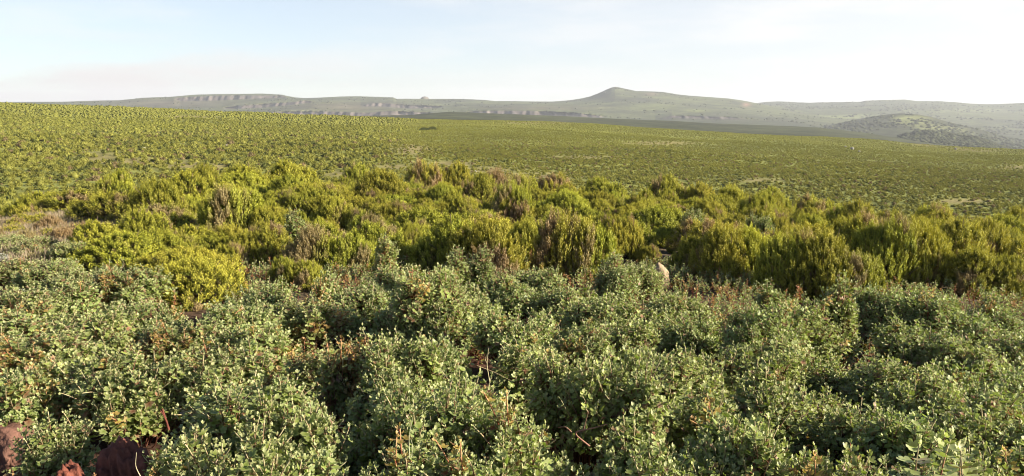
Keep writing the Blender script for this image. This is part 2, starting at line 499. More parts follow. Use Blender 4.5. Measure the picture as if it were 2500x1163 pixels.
def merge(templates, pos, scl, cols, jitter_col=0.25, seed=1):
    r = np.random.default_rng(seed); Vs = []; Fs = []; Cs = []; n = 0
    tid = r.integers(0, len(templates), len(pos))
    for t, (V, Fc) in enumerate(templates):
        sel = np.where(tid == t)[0]
        if not len(sel): continue
        yaw = r.random(len(sel)) * 6.283
        c, s = np.cos(yaw), np.sin(yaw)
        S = V[None] * scl[sel][:, None, :]
        X = S[..., 0] * c[:, None] - S[..., 1] * s[:, None]; Y = S[..., 0] * s[:, None] + S[..., 1] * c[:, None]
        W = np.stack([X, Y, S[..., 2]], -1) + pos[sel][:, None]
        Vs.append(W.reshape(-1, 3))
        k = len(V)
        Fs.append((Fc[None] + (np.arange(len(sel)) * k)[:, None, None]).reshape(-1, 3) + n); n += len(sel) * k
        cc = cols[sel][:, None] * (1 + (r.random((len(sel), k, 1)) - 0.5) * 2 * jitter_col)
        Cs.append(cc.reshape(-1, 3))
    return np.concatenate(Vs), np.concatenate(Fs), np.concatenate(Cs)


P = []; S = []; Cc = []
for (U, vv, X, Y, Z, cl), n, dens, siz in ((gB, 3200, 0.48, 4.5), (gC, 1400, 0.35, 4), (gE, 900, 0.0, 4), (gA, 1300, 0.52, 3.5)):
    h, w = X.shape
    i = rng.integers(0, h - 7, n * 3); j = rng.integers(0, w - 1, n * 3)
    q = fbm(X[i, j] * 0.006, Y[i, j] * 0.006, 77)
    keep = (q > dens * 0.95) & (cl[i, j] < 0.1)
    i, j = i[keep][:n], j[keep][:n]
    k = len(i)
    t = rng.random(k)
    P.append(np.stack([X[i, j] * (1 - t) + X[i, j + 1] * t, Y[i, j] * (1 - t) + Y[i, j + 1] * t, Z[i, j] * (1 - t) + Z[i, j + 1] * t], -1))
    s = siz * (0.5 + rng.random(k))
    S.append(np.stack([s, s, s * 0.8], -1))
    Cc.append(SCRUB * (0.6 + 0.6 * rng.random((k, 1))))
V, Fc, C = merge(blob_templates(1, 4, 0.5, 3), np.concatenate(P), np.concatenate(S), np.concatenate(Cc))
o = link('distant_woodland', mesh_np('distant_woodland', V, Fc, C, False, M_FAR)); tag(o, kind='stuff')

# ------------------------------------------------------------------ heath bushes
def heath_variant(seed, lobes, brown=0.1, tufts=200, per=24, blades=11, thick=1.0):
    """heath bush about 2 m across: tufts of upright needle-clad sprigs over a lobed dome"""
    r = np.random.default_rng(seed)
    L = np.array(lobes)                                       # cx, cy, cz, radius, radius z
    pl = []; nl = []
    wts = L[:, 3] ** 2; wts = wts / wts.sum()
    tries = 0
    while len(pl) < tufts:
        tries += 1
        k = r.choice(len(L), p=wts)
        d = r.normal(size=3); d /= np.linalg.norm(d)
        if d[2] < -0.2: continue
        p = L[k, :3] + d * np.array([L[k, 3], L[k, 3], L[k, 4]])
        if p[2] < 0.06: continue
        ins = (((p[:2] - L[:, :2]) / L[:, 3:4]) ** 2).sum(1) + ((p[2] - L[:, 2]) / L[:, 4]) ** 2
        ins[k] = 9
        if (ins < 0.75).any(): continue
        if pl and tries < 6000:
            if (np.linalg.norm(np.array(pl) - p, axis=1) < 0.150).any(): continue
        pl.append(p + d * (r.random() - 0.55) * 0.18); nl.append(d)
    pl = np.array(pl); nl = np.array(nl)
    off = r.random(2) * 50
    pn = fbm(pl[:, 0] * 1.3 + pl[:, 2] + off[0], pl[:, 1] * 1.3 + off[1], seed, 3)
    pb = smooth(0.67 - brown * 0.55, 0.80 - brown * 0.55, pn + 0.06 * (1 - smooth(0.1, 0.6, pl[:, 2])))
    pin_i = r.integers(0, len(pl), tufts // 3)                # inner twiggy mass
    pin = pl[pin_i] * 0.72; pin[:, 2] = np.maximum(pin[:, 2] * 0.9, 0.1)
    pl = np.concatenate([pl, pin]); nl = np.concatenate([nl, nl[pin_i]]); pb = np.concatenate([pb, np.full(len(pin), 0.7)])
    n = len(pl)
    g = norm(0.58 * nl + np.array([0, 0, 0.80]))
    psz = 0.75 + 0.55 * r.random(n)
    q = r.normal(size=(n, per, 3)); q -= g[:, None] * (q * g[:, None]).sum(-1, keepdims=True)
    base = pl[:, None] + q * 0.044 * psz[:, None, None]
    ax = norm(g[:, None] + q * 0.10 + r.normal(size=(n, per, 3)) * 0.08 + np.array([0, 0, 0.12]))
    ln = (0.21 + 0.15 * r.random((n, per))) * psz[:, None] * np.exp(-0.16 * (q ** 2).sum(-1))
    base = base - ax * 0.20
    s = (np.arange(blades) + 0.5) / blades
    s = np.clip(s[None, None] + (r.random((n, per, blades)) - 0.5) / blades, 0, 1)
    rad = r.normal(size=(n, per, blades, 3)); A = ax[:, :, None]
    rad = norm(rad - A * (rad * A).sum(-1, keepdims=True))
    pt = base[:, :, None] + A * (ln[..., None] * s)[..., None]
    side = np.cross(A * np.ones_like(rad), rad)
    wd = 0.0135 * thick * (1.15 - 0.5 * s)[..., None]
    bl = (0.050 * thick * (1.1 - 0.3 * s) * (0.7 + 0.6 * r.random(s.shape)))[..., None]
    v0 = pt + side * wd; v1 = pt - side * wd; v2 = pt + (A * 0.75 + rad * 0.66) * bl
    V = np.stack([v0, v1, v2], -2).reshape(-1, 3)
    Fc = np.arange(len(V)).reshape(-1, 3)
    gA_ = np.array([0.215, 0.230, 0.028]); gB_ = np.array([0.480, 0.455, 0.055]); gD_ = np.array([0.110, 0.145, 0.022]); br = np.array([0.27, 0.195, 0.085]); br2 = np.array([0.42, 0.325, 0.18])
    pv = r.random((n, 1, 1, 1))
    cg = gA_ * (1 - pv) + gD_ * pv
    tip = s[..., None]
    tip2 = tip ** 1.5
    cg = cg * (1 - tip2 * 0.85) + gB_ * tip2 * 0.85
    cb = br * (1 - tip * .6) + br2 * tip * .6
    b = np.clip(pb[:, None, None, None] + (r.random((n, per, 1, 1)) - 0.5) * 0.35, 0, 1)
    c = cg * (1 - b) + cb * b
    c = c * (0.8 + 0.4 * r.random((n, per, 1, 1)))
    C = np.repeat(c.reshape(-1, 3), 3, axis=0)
    # true size: 2 m wide, 1.5 m high at the sprig tips
    wx = np.percentile(np.abs(V[:, 0]), 98.5); wy = np.percentile(np.abs(V[:, 1]), 98.5); hz_ = np.percentile(V[:, 2], 99)
    V = V * np.array([2 / (wx + wy), 2 / (wx + wy), 1.5 / hz_])
    return V, Fc, C


def heath_branches(seed, lobes):
    r = np.random.default_rng(seed); a = Acc()
    for (cx, cy, cz, rr, rz) in lobes:
        for q in range(5):
            d = r.normal(size=3) * 0.35; top = np.array([cx, cy, cz]) + d * rr * 1.6; top[2] = max(top[2], 0.3) + 0.25 * rz
            b = np.array([cx * 0.3, cy * 0.3, -0.08]) + r.normal(size=3) * np.array([.08, .08, 0])
            t = np.linspace(0, 1, 7)[:, None]
            Pm = b * (1 - t) + top * t + np.sin(t * 3.14) * r.normal(size=3) * 0.08
            Pm[:, :2] -= (np.sin(t[:, 0] * 3.14) * 0.12)[:, None] * (top - b)[:2]
            Vt, Ft = tube(Pm, np.linspace(0.024, 0.006, 7), 5)
            a.add(Vt, Ft, np.array([0.13, 0.095, 0.065]) * (0.7 + 0.6 * r.random()))
    return a


LOBESETS = [
    [(0, 0, .55, .78, .85), (.5, .1, .4, .52, .62), (-.5, .2, .42, .5, .66), (.1, -.5, .35, .5, .6), (-.2, .5, .5, .5, .7)],
    [(.15, 0, .6, .65, .9), (-.45, -.1, .45, .6, .75), (.6, .2, .3, .45, .55), (.1, -.5, .4, .5, .62), (-.1, .5, .5, .52, .8), (-.7, .2, .25, .35, .45)],
    [(0, 0, .5, .9, .72), (.55, -.2, .4, .5, .5), (-.55, 0, .4, .52, .62), (0, .5, .5, .55, .75), (-.1, -.55, .3, .48, .55)],
    [(-.2, 0, .65, .6, .9), (.4, .15, .6, .55, .72), (.05, -.45, .45, .5, .7), (.65, -.3, .28, .4, .5), (-.6, -.25, .35, .45, .55), (0, .5, .55, .5, .8)],
    [(0, .1, .6, .72, .92), (.35, -.35, .45, .55, .65), (-.4, -.3, .4, .55, .6), (.6, .3, .35, .45, .6), (-.6, .35, .4, .42, .6)],
    [(.3, 0, .55, .68, .85), (-.35, .1, .5, .65, .75), (-.8, .1, .3, .35, .5), (.1, -.45, .35, .5, .65), (.75, -.1, .3, .38, .5), (0, .5, .5, .5, .8)],
]
VARS = []                # (foliage mesh, branch mesh, brownness)
for k, (ls, bn) in enumerate([(0, .0), (1, .03), (2, .0), (3, .05), (4, .0), (5, .06), (0, .14), (3, .18), (5, .22), (1, .36), (4, .46), (2, 1.3), (0, 1.5)]):
    fv = heath_variant(100 + k, LOBESETS[ls], bn)
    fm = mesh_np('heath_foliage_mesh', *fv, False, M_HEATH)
    bm_ = heath_branches(200 + k, LOBESETS[ls]).mesh('heath_branch_mesh', M_BARK)
    VARS.append((fm, bm_, bn))

HEATH = []               # dicts of every placed bush


def nearest_var(b, r):
    if b < 0.18: return int(r.integers(0, 6))
    if b < 0.55: return int(r.integers(6, 9))
    if b > 0.9: return int(r.integers(11, 13))
    return int(r.integers(9, 11))


def add_heath(u, vt, wpx, brown=0.08, vb=None, ratio=None):
    """one bush from its crown top, width and (where visible) foot in the photograph"""
    hx, hy, s = [float(q) for q in ray(u, vt)]
    h = 1.25
    for it in range(4):
        if vb is not None:
            r = hit(u, vb)[2]
        else:
            r = hit(u, vt, h, 12)[2]
            if r > 60: r = 47 + 6 * random.random()
        w = wpx * r / F * 1.15
        h = float(np.clip(0.72 * w, 0.85, 1.7))
    x, y = hx * r, hy * r
    z = float(ground(x, y)); h = min(max(s * r - z, 0.5), 2.4)
    if vb is not None: w *= 1.22
    w = max(w, h / 0.95)
    HEATH.append(dict(u=u, vt=vt, x=x, y=y, z=z, w=w, h=h, b=brown, r=r))


TR = [  # u, top, width, brown, foot
 (557, 597, 66, .05, 660), (635, 558, 112, .35, 650), (765, 560, 96, .7, 672), (845, 578, 100, .25, 672), (690, 632, 50, .2, 705), (738, 640, 80, .2, 708), (915, 550, 130, .4, 652),
 (475, 640, 165, .08, 738), (290, 578, 150, .1, 668), (390, 570, 140, .1, 655), (450, 560, 120, .1, 640), (540, 574, 95, .05, 640),
 (285, 478, 145, .35, 552), (190, 470, 140, .45, 532), (280, 424, 90, .05, None), (380, 446, 130, .05, None), (490, 410, 90, .5, None), (560, 462, 140, .1, None), (380, 490, 70, .6, None), (350, 486, 60, .1, None),
 (600, 410, 128, .03, None), (712, 401, 124, .02, None), (700, 431, 85, .05, None), (665, 472, 60, .1, None), (720, 470, 80, .1, None), (785, 457, 92, .08, None), (810, 490, 95, .1, None), (852, 471, 62, .08, None), (838, 437, 62, .2, None), (870, 407, 78, .3, None), (925, 420, 118, .05, None), (915, 466, 66, .4, None), (965, 449, 50, .1, None), (1005, 446, 62, .05, None), (950, 499, 105, .08, None), (865, 512, 60, .1, None), (660, 494, 62, .1, None), (645, 512, 100, .1, None), (725, 519, 66, .1, None), (780, 539, 66, .1, None), (595, 521, 52, .1, None), (550, 524, 56, .1, None), (505, 505, 62, .1, None), (560, 554, 90, .08, None), (995, 555, 66, .05, None),
 (1040, 399, 92, .3, None), (1115, 404, 86, .05, None), (1170, 429, 90, .3, None), (1205, 420, 42, .7, None), (1255, 449, 96, .2, None), (1265, 430, 88, .1, None), (1355, 431, 108, .75, None), (1470, 439, 110, .1, None), (1080, 454, 82, .08, None), (1110, 474, 92, .08, None), (1035, 499, 62, .4, None), (1085, 500, 52, .1, None), (1260, 487, 98, .6, None), (1190, 500, 62, .1, None), (1340, 505, 82, .1, None), (1350, 520, 72, .1, None), (1185, 520, 90, .1, None),
 (1095, 540, 132, .12, 672), (1190, 545, 140, .2, 692), (1020, 545, 62, .08, 628), (1290, 543, 92, .1, 648), (1385, 528, 124, .15, 684), (1432, 545, 110, .3, 684), (1465, 490, 62, .1, None), (1500, 534, 62, .1, 628),
 (1525, 540, 76, .4, 632), (1585, 602, 46, .2, 645), (1610, 509, 132, .05, 590), (1530, 504, 62, .5, None), (1625, 436, 102, .5, None), (1715, 453, 62, .1, None), (1785, 459, 82, .08, None), (1565, 469, 82, .08, None), (1625, 467, 52, .1, None), (1690, 467, 52, .1, None), (1730, 490, 82, .1, None), (1740, 511, 66, .2, None), (1850, 494, 92, .1, None), (1860, 477, 100, .05, None), (1890, 465, 62, .1, None), (1810, 529, 92, .1, None),
 (1770, 559, 112, .08, 692), (1830, 565, 102, .1, 695), (1695, 584, 74, .08, 680), (1935, 574, 112, .08, 722), (2010, 584, 122, .1, 735), (2085, 622, 100, .05, 742), (1910, 540, 82, .1, None), (1975, 529, 92, .1, None),
 (2090, 529, 122, .2, 660), (2165, 540, 112, .4, 695), (2275, 504, 92, .1, None), (2085, 497, 92, .1, None), (2485, 511, 62, .1, None), (2250, 549, 92, .1, 700), (2330, 544, 112, .1, 685), (2410, 544, 92, .1, 670), (2465, 560, 90, .1, 670), (2390, 614, 112, .08, 722), (2472, 630, 92, .08, 728), (2560, 600, 120, .1, 720), (2620, 560, 120, .1, 690)]  # last two: unseen bushes beyond the right edge, added for their shade
for t in TR: add_heath(t[0], t[1], t[2], t[3], t[4])
N_TRACED = len(HEATH)

bound = pts([(-300, 540), (150, 540), (215, 580), (235, 640), (380, 700), (560, 690), (650, 655), (900, 655), (1000, 640), (1100, 660), (1450, 660), (1530, 625), (1600, 600), (1700, 650), (1800, 665), (2000, 690), (2150, 690), (2250, 670), (2500, 690), (2800, 700)])
fr = np.random.default_rng(5)
cand = 0
for it in range(26000):
    r = math.sqrt(17 ** 2 + (66 ** 2 - 17 ** 2) * fr.random()); a = R(-34 + 68 * fr.random())
    x, y = math.sin(a) * r, math.cos(a) * r; z = float(ground(x, y))
    u, v = project(x, y, z)
    if v > bound(u): continue
    if msum(DRY, u, v) > 0.35 and fr.random() < 0.97: continue
    w = 1.35 + 1.7 * fr.random() ** 1.3
    h = w * (0.46 + 0.24 * fr.random())
    if r > 52: h *= 0.8
    if r < 24: h = min(h, 1.1)
    bad = False
    for q in HEATH:
        d = math.hypot(q['x'] - x, q['y'] - y)
        if d < 0.455 * (q['w'] + w) : bad = True; break
    if bad: continue
    # do not stand in front of a traced bush and hide its crown
    ut, vt = project(x, y, z + h)
    for q in HEATH[:N_TRACED]:
        if q['r'] > r + 0.3 and abs(q['u'] - ut) < (q['w'] * 0.5 / q['r'] * F + w * 0.36 / r * F) and vt < q['vt'] + 14:
            h2 = h - (q['vt'] + 14 - vt) * r / F
            if h2 < 0.5: bad = True; break
            h = h2; ut, vt = project(x, y, z + h)
    if bad: continue
    if vt < crest_v(u) + 100: continue
    brn = float(np.clip(fr.normal(0.02, 0.07), 0, 1))
    n = fbm(np.array([x * 0.12]), np.array([y * 0.12]), 55)[0]
    if n > 0.66 and r < 50: brn = 0.35
    if fr.random() < 0.035 and r < 50: brn = 0.7
    HEATH.append(dict(u=u, vt=vt, x=x, y=y, z=z, w=w, h=h, b=brn, r=r))
for it in range(900):
    r = 16.5 + 27 * fr.random(); a = R(-33 + 20 * fr.random()); x, y = math.sin(a) * r, math.cos(a) * r; z = float(ground(x, y)); u, v = project(x, y, z)
    if msum(DRY, u, v) < 0.42 or fr.random() < 0.4: continue
    w = 0.7 + 0.7 * fr.random(); h = w * (0.42 + 0.2 * fr.random())
    if any(math.hypot(q['x'] - x, q['y'] - y) < 0.5 * (q['w'] + w) for q in HEATH): continue
    HEATH.append(dict(u=u, vt=project(x, y, z + h)[1], x=x, y=y, z=z, w=w, h=h, b=1.0 if fr.random() < 0.8 else 0.3, r=r))
for q in HEATH:
    q['area'] = (q['w'] / q['r']) * (q['h'] / q['r'])
inview = [q for q in HEATH if -60 < q['u'] < 2560]
order = sorted(HEATH[:N_TRACED], key=lambda q: -q['area'] if -60 < q['u'] < 2560 else 1) + sorted(HEATH[N_TRACED:], key=lambda q: -q['area'] if -60 < q['u'] < 2560 else 1)
THINGS = [q for q in order[:296] if -60 < q['u'] < 2560]; REST = [q for q in order if q not in THINGS]
print('heath', len(HEATH), 'traced', N_TRACED, 'rest', len(REST))

hr = np.random.default_rng(9)
for q in THINGS:
    vi = nearest_var(q['b'], hr)
    fm, bm_, bn = VARS[vi]
    o = empty('heath_bush', (q['x'], q['y'], q['z'] - 0.05))
    o.rotation_euler = (0, 0, hr.random() * 6.283)
    o.scale = (q['w'] / 2, q['w'] / 2, (q['h'] + .05) / 1.5)
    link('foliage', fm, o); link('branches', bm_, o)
    q['o'] = o; q['bn'] = bn

# the far rest of the heath, uncountable: one object
acc = Acc()
LOD = [heath_variant(300 + k, LOBESETS[k % 6], [.0, .03, .06, .2][k % 4], 150, 9, 4, 1.9) for k in range(6)]
for q in REST:
    V, Fc, C = LOD[int(hr.integers(0, 6))]
    a = hr.random() * 6.283; c, s = math.cos(a), math.sin(a)
    W = np.stack([(V[:, 0] * c - V[:, 1] * s) * q['w'] / 2 + q['x'], (V[:, 0] * s + V[:, 1] * c) * q['w'] / 2 + q['y'], V[:, 2] * q['h'] / 1.5 + q['z'] - .05], -1)
    acc.add(W, Fc, C * (0.85 + 0.3 * hr.random()))

# hillside across the valley
n = 300000
rr = np.sqrt(70 ** 2 + (478 ** 2 - 70 ** 2) * rng.random(n)); aa = np.radians(-35 + 70 * rng.random(n))
x = np.sin(aa) * rr; y = np.cos(aa) * rr; z = ground(x, y)
u, v = project(x, y, z)
left = 1 - smooth(820, 1080, u + (fbm(x * .02, y * .02, 8) - .5) * 260)            # bigger, looser bushes on the left
bare = np.clip(msum(BARE, u, v) * 1.2, 0, 0.72)
patch = smooth(0.30, 0.52, fbm(x * 0.045, y * 0.045, 14))
stripe = 0.5 + 0.5 * np.sin((y * 0.9 + x * 0.35) * 0.9 + 5 * fbm(x * 0.05, y * 0.05, 15))
dens = (1 - bare) * (0.62 + 0.38 * patch) * (1 - 0.35 * (1 - left) * stripe)
keep = rng.random(n) < dens * np.where(left > 0.5, 0.5, 1.0)
x, y, z, u, v, rr, left = [q[keep] for q in (x, y, z, u, v, rr, left)]
w = np.where(left > 0.5, 0.22 + 0.58 * rng.random(len(x)) ** 2.2, 0.18 + 0.22 * rng.random(len(x)) ** 1.5)
# thin out: no two crowns on one spot
cell = {}
keepi = []
for i in range(len(x)):
    key = (int(x[i] // 2), int(y[i] // 2)); ok = True
    for dx in (-1, 0, 1):
        for dy in (-1, 0, 1):
            for j in cell.get((key[0] + dx, key[1] + dy), ()):
                if (x[i] - x[j]) ** 2 + (y[i] - y[j]) ** 2 < (0.55 * (w[i] + w[j])) ** 2: ok = False; break
            if not ok: break
        if not ok: break
    if ok: cell.setdefault(key, []).append(i); keepi.append(i)
ki = np.array(keepi)
x, y, z, u, v, rr, left, w = [q[ki] for q in (x, y, z, u, v, rr, left, w)]
print('hillside', len(ki))
w = w * (1 - 0.28 * smooth(260, 380, rr)); hh = w * (0.72 + 0.5 * rng.random(len(w))); asp = 0.9 + 0.7 * rng.random(len(w)) ** 2
k = len(x)
base = np.array([0.170, 0.185, 0.034]); yel = np.array([0.205, 0.208, 0.040]); dk = np.array([0.082, 0.10, 0.026]); bro = np.array([0.16, 0.115, 0.06])
m1 = rng.random((k, 1)); c = base * (1 - m1) + yel * m1
m2 = (rng.random((k, 1)) < 0.16); c = np.where(m2, dk, c)
m3 = (rng.random((k, 1)) < 0.07); c = np.where(m3, bro, c); tf_ = (0.25 + 0.6 * smooth(200, 320, rr))[:, None]; c = c * (1 - tf_) + base * 0.92 * tf_; c = c * (0.8 + 0.4 * fbm(x * .03, y * .03, 19))[:, None]
def scrub_templates(sub, n, tufts, seed):
    """ragged low crown: a few lumps with loose leaf sprays standing off them"""
    r = np.random.default_rng(seed); V0, F0 = ico(sub); out = []
    for k in range(n):
        a = []; f = []; cnt = 0
        for q in range(1 if sub == 1 else 3):
            c = np.array([r.normal() * .34, r.normal() * .34, r.random() * .2 - .05]) * (0.3 if sub == 1 else 1); rad = (0.72 if sub == 1 else 0.62) * (0.8 + .4 * r.random())
            W = V0 * (1 + (r.random((len(V0), 1)) - .5) * .9) * rad + c; W[:, 2] = np.maximum(W[:, 2], -.25)
            a.append(W); f.append(F0 + cnt); cnt += len(W)
        d = r.normal(size=(tufts, 3)); d[:, 2] = np.abs(d[:, 2]) * 0.9; d = norm(d)
        b = d * (0.55 + 0.25 * r.random((tufts, 1))); t = b + norm(d + np.array([0, 0, .7])) * (0.28 + 0.25 * r.random((tufts, 1)))
        sd = norm(np.cross(d, r.normal(size=(tufts, 3)))) * (0.07 + 0.07 * r.random((tufts, 1)))
        T = np.stack([b - sd, b + sd, t], 1).reshape(-1, 3)
        a.append(T); f.append(np.arange(len(T)).reshape(-1, 3) + cnt)
        out.append((np.concatenate(a), np.concatenate(f)))
    return out


for lo, hi, sub, tf in ((0, 235, 1, 90), (235, 330, 1, 36), (330, 900, 0, 14)):
    sel = (rr >= lo) & (rr < hi)
    tpl = scrub_templates(sub + (0 if sub else 1) if sub else 1, 10, tf, 23 + tf) if sub else [(V_, F_) for V_, F_ in blob_templates(1, 8, 1.0, 5)]
    V, Fc, C = merge(tpl, np.stack([x, y, z + hh * 0.15], -1)[sel], np.stack([w * asp, w / asp ** .5, hh], -1)[sel], c[sel], 0.2, 5)
    acc.add(V, Fc, C)
o = link('far_heath_cover', acc.mesh('far_heath_cover', M_HEATH)); tag(o, kind='stuff')

# ------------------------------------------------------------------ leafy foreground shrubs
def leaf_blade():
    """five-lobed cupped leaf, unit length; returns V, F, rim weight"""
    P = [(0, 0, 0)]
    for k, a in enumerate(np.radians([-104, -54, 0, 54, 104])):
        L = [0.62, 0.86, 1.0, 0.86, 0.62][k]
        for da, l in ((-17, 0.93), (0, 1.04), (17, 0.93)):
            b = a + R(da); P.append((math.sin(b) * L * l, 0.30 + math.cos(b) * L * l * 0.72, 0.16 * l * L))
        if k < 4:
            b = a + R([25, 27, 27, 25][k]); P.append((math.sin(b) * 0.46, 0.30 + math.cos(b) * 0.40, 0.03))
    P = np.array(P); C = np.array([[0, 0.3, -0.02]])
    n = len(P)
    V = np.concatenate([P, C])
    Fc = [(n, i, i + 1) for i in range(0, n - 1)] + [(n, n - 1, 0)]
    rim = np.ones(n + 1); rim[-1] = 0; rim[0] = 0.2
    return V, np.array(Fc), rim


LV, LF, LRIM = leaf_blade()
G1 = np.array([0.110, 0.168, 0.020]); G2 = np.array([0.205, 0.262, 0.036]); SIL = np.array([0.54, 0.53, 0.29]); RUST = np.array([0.19, 0.075, 0.035]); STEM = np.array([0.16, 0.065, 0.04]); WOOL = np.array([0.40, 0.36, 0.20])


def frame(d):
    ref = np.where(np.abs(d[..., 2:3]) < 0.9, np.array([0, 0, 1.0]), np.array([1.0, 0, 0]))
    a = norm(np.cross(ref, d)); b = np.cross(d, a)
    return a, b


def shoot(seed, nl=13, L=0.28, pale=0.0, leaf=0.036, white=False):
    """upright leafy shoot, base at origin, along +z: returns leaves and stem blocks"""
    r = np.random.default_rng(seed); lv = Acc(); st = Acc()
    t = np.linspace(0, 1, 6); bend = r.normal(size=2) * 0.05
    Pm = np.stack([bend[0] * t ** 2, bend[1] * t ** 2, t * L * 0.97], -1)
    Vt, Ft = tube(Pm, np.linspace(0.005, 0.0036, 6), 4)
    tt = np.repeat(t, 4)[:, None]
    st.add(Vt, Ft, STEM * (1 - smooth(.5, 1, tt)) + WOOL * smooth(.5, 1, tt))
    for k in range(nl):
        s = 0.12 + 0.88 * (k / (nl - 1)) ** 0.85
        az = k * 2.39996 + r.normal() * 0.25
        top = smooth(0.72, 1.0, s)
        size = leaf * (1.2 - 0.5 * top) * (0.8 + 0.4 * r.random())
        el = R(28) + R(42) * top + r.normal() * 0.18          # petiole angle over horizontal
        d = np.array([math.cos(az) * math.cos(el), math.sin(az) * math.cos(el), math.sin(el)])
        p0 = np.array([np.interp(s, t, Pm[:, 0]), np.interp(s, t, Pm[:, 1]), s * L])
        pet = (0.030 - 0.018 * top) * (0.7 + 0.6 * r.random())
        p1 = p0 + d * pet
        # blade: leaves held fairly flat, tilted outward
        bt = R(5) + R(38) * top + r.normal() * 0.32
        fy = np.array([math.cos(az) * math.cos(bt), math.sin(az) * math.cos(bt), math.sin(bt)])
        fx = norm(np.cross(fy, np.array([0, 0, 1.0])) + r.normal(size=3) * 0.25); fx = norm(fx - fy * (fx @ fy)); fz = np.cross(fx, fy)
        fold = 1.0 - 0.35 * top
        B = LV * np.array([fold, 1, 1 + 2.2 * top])
        W = p1 + size * (B[:, :1] * fx + B[:, 1:2] * fy + B[:, 2:3] * fz)
        q = r.random(); g = G1 * (1 - q) + G2 * q
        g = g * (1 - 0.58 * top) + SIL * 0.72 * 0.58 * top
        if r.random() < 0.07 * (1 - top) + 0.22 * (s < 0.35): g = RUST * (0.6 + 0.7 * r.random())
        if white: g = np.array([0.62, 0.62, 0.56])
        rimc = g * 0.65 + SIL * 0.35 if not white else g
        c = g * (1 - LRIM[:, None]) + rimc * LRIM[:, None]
        c = c * (1 - pale) + SIL * pale
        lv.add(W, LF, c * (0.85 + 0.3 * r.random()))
        if k % 2 == 0 or white:
            a, b = frame(d); w_ = 0.0016
            st.add(np.stack([p0 + a * w_, p0 - a * w_, p1 - a * w_, p1 + a * w_]), np.array([(0, 1, 2), (0, 2, 3)]), STEM * 1.2)
    cat = lambda A: (np.concatenate(A.V), np.concatenate(A.F), np.concatenate(A.C))
    return cat(lv), cat(st)


SHOOTS = [shoot(400 + k, 12 + k % 4, 0.24 + 0.02 * (k % 5), leaf=0.028 + 0.0025 * (k % 4)) for k in range(12)]


def place_shoots(pos, dirs, scl, seed, tint=None):
    """copies shoot templates to positions/directions; returns leaf and stem arrays"""
    r = np.random.default_rng(seed); out = ([[], [], []], [[], [], []]); cnt = [0, 0]
    tid = r.integers(0, len(SHOOTS), len(pos))
    a, b = frame(dirs)
    yaw = r.random(len(pos)) * 6.283
    ca, sa = np.cos(yaw)[:, None], np.sin(yaw)[:, None]
    ax, bx = a * ca + b * sa, -a * sa + b * ca
    val = 0.82 + 0.36 * r.random(len(pos))
    for t in range(len(SHOOTS)):
        sel = np.where(tid == t)[0]
        if not len(sel): continue
        for w_ in (0, 1):
            V, Fc, C = SHOOTS[t][w_]
            S = V[None] * scl[sel][:, None, None]
            W = S[..., :1] * ax[sel][:, None] + S[..., 1:2] * bx[sel][:, None] + S[..., 2:3] * dirs[sel][:, None] + pos[sel][:, None]
            k = len(V)
            out[w_][0].append(W.reshape(-1, 3)); out[w_][1].append((Fc[None] + (np.arange(len(sel)) * k)[:, None, None]).reshape(-1, 3) + cnt[w_]); cnt[w_] += k * len(sel)
            cc = C[None] * val[sel][:, None, None]
            if tint is not None: cc = cc * tint[sel][:, None, :]
            out[w_][2].append(cc.reshape(-1, 3))
    return [tuple(np.concatenate(q) for q in o) for o in out]


def shrub_variant(seed, wid, hei, rust=0.03):
    """shrub mound of true size wid x hei metres"""
    n = int(275 * wid * (hei + 0.55))
    r = np.random.default_rng(seed)
    nl = int(r.integers(4, 7)); L = [(0, 0, 0.20, 0.42, 0.50)]
    for k in range(nl):
        a = k / nl * 6.283 + r.normal() * 0.3; d = 0.20 + 0.22 * r.random()
        L.append((math.cos(a) * d, math.sin(a) * d, 0.20 + 0.20 * r.random(), 0.18 + 0.10 * r.random(), 0.22 + 0.16 * r.random()))
    nl += 1
    L = np.array(L) * np.array([wid / 1.12, wid / 1.12, (hei - .1) / .76, wid / 1.12, (hei - .1) / .76]); pos = []; dirs = []
    while len(pos) < n:
        k = r.integers(0, nl); d = r.normal(size=3); d /= np.linalg.norm(d)
        if d[2] < -0.1: continue
        p = L[k, :3] + d * np.array([L[k, 3], L[k, 3], L[k, 4]]) * (0.80 + 0.25 * r.random())
        ins = (((p[:2] - L[:, :2]) / L[:, 3:4]) ** 2).sum(1) + ((p[2] - L[:, 2]) / L[:, 4]) ** 2; ins[k] = 9
        if (ins < 0.6).any() and r.random() < 0.9: continue
        g = norm(d * np.array([0.6, 0.6, 0.4]) + np.array([0, 0, 0.75]) + r.normal(size=3) * 0.16)
        pos.append(p - g * 0.17); dirs.append(g)
    pos = np.array(pos); dirs = np.array(dirs)
    rn = fbm(pos[:, 0] * 3 + seed, pos[:, 1] * 3 + pos[:, 2] * 3, seed) + 0.25 * (r.random(n) - .5)
    tn = np.where((rn > np.quantile(rn, 1 - rust))[:, None], np.array([1.25, 0.78, 0.70]) * (0.7 + 0.4 * r.random((n, 1))), np.ones(3))
    lv, st = place_shoots(pos, dirs, 0.75 + 0.5 * r.random(n), seed + 1, tn)
    # woody stems rising from the foot to the shoots
    a = Acc(); a.add(*st)
    for i in r.choice(n, min(n, 90), replace=False):
        e = pos[i]; b = np.array([e[0] * 0.35, e[1] * 0.35, -0.05]); t = np.linspace(0, 1, 5)[:, None]
        Pm = b * (1 - t) + e * t + np.sin(t * 3.14) * r.normal(size=3) * 0.03
        Vt, Ft = tube(Pm, np.linspace(0.008, 0.005, 5), 4); a.add(Vt, Ft, STEM * (0.55 + 0.5 * r.random()))
    return lv, a


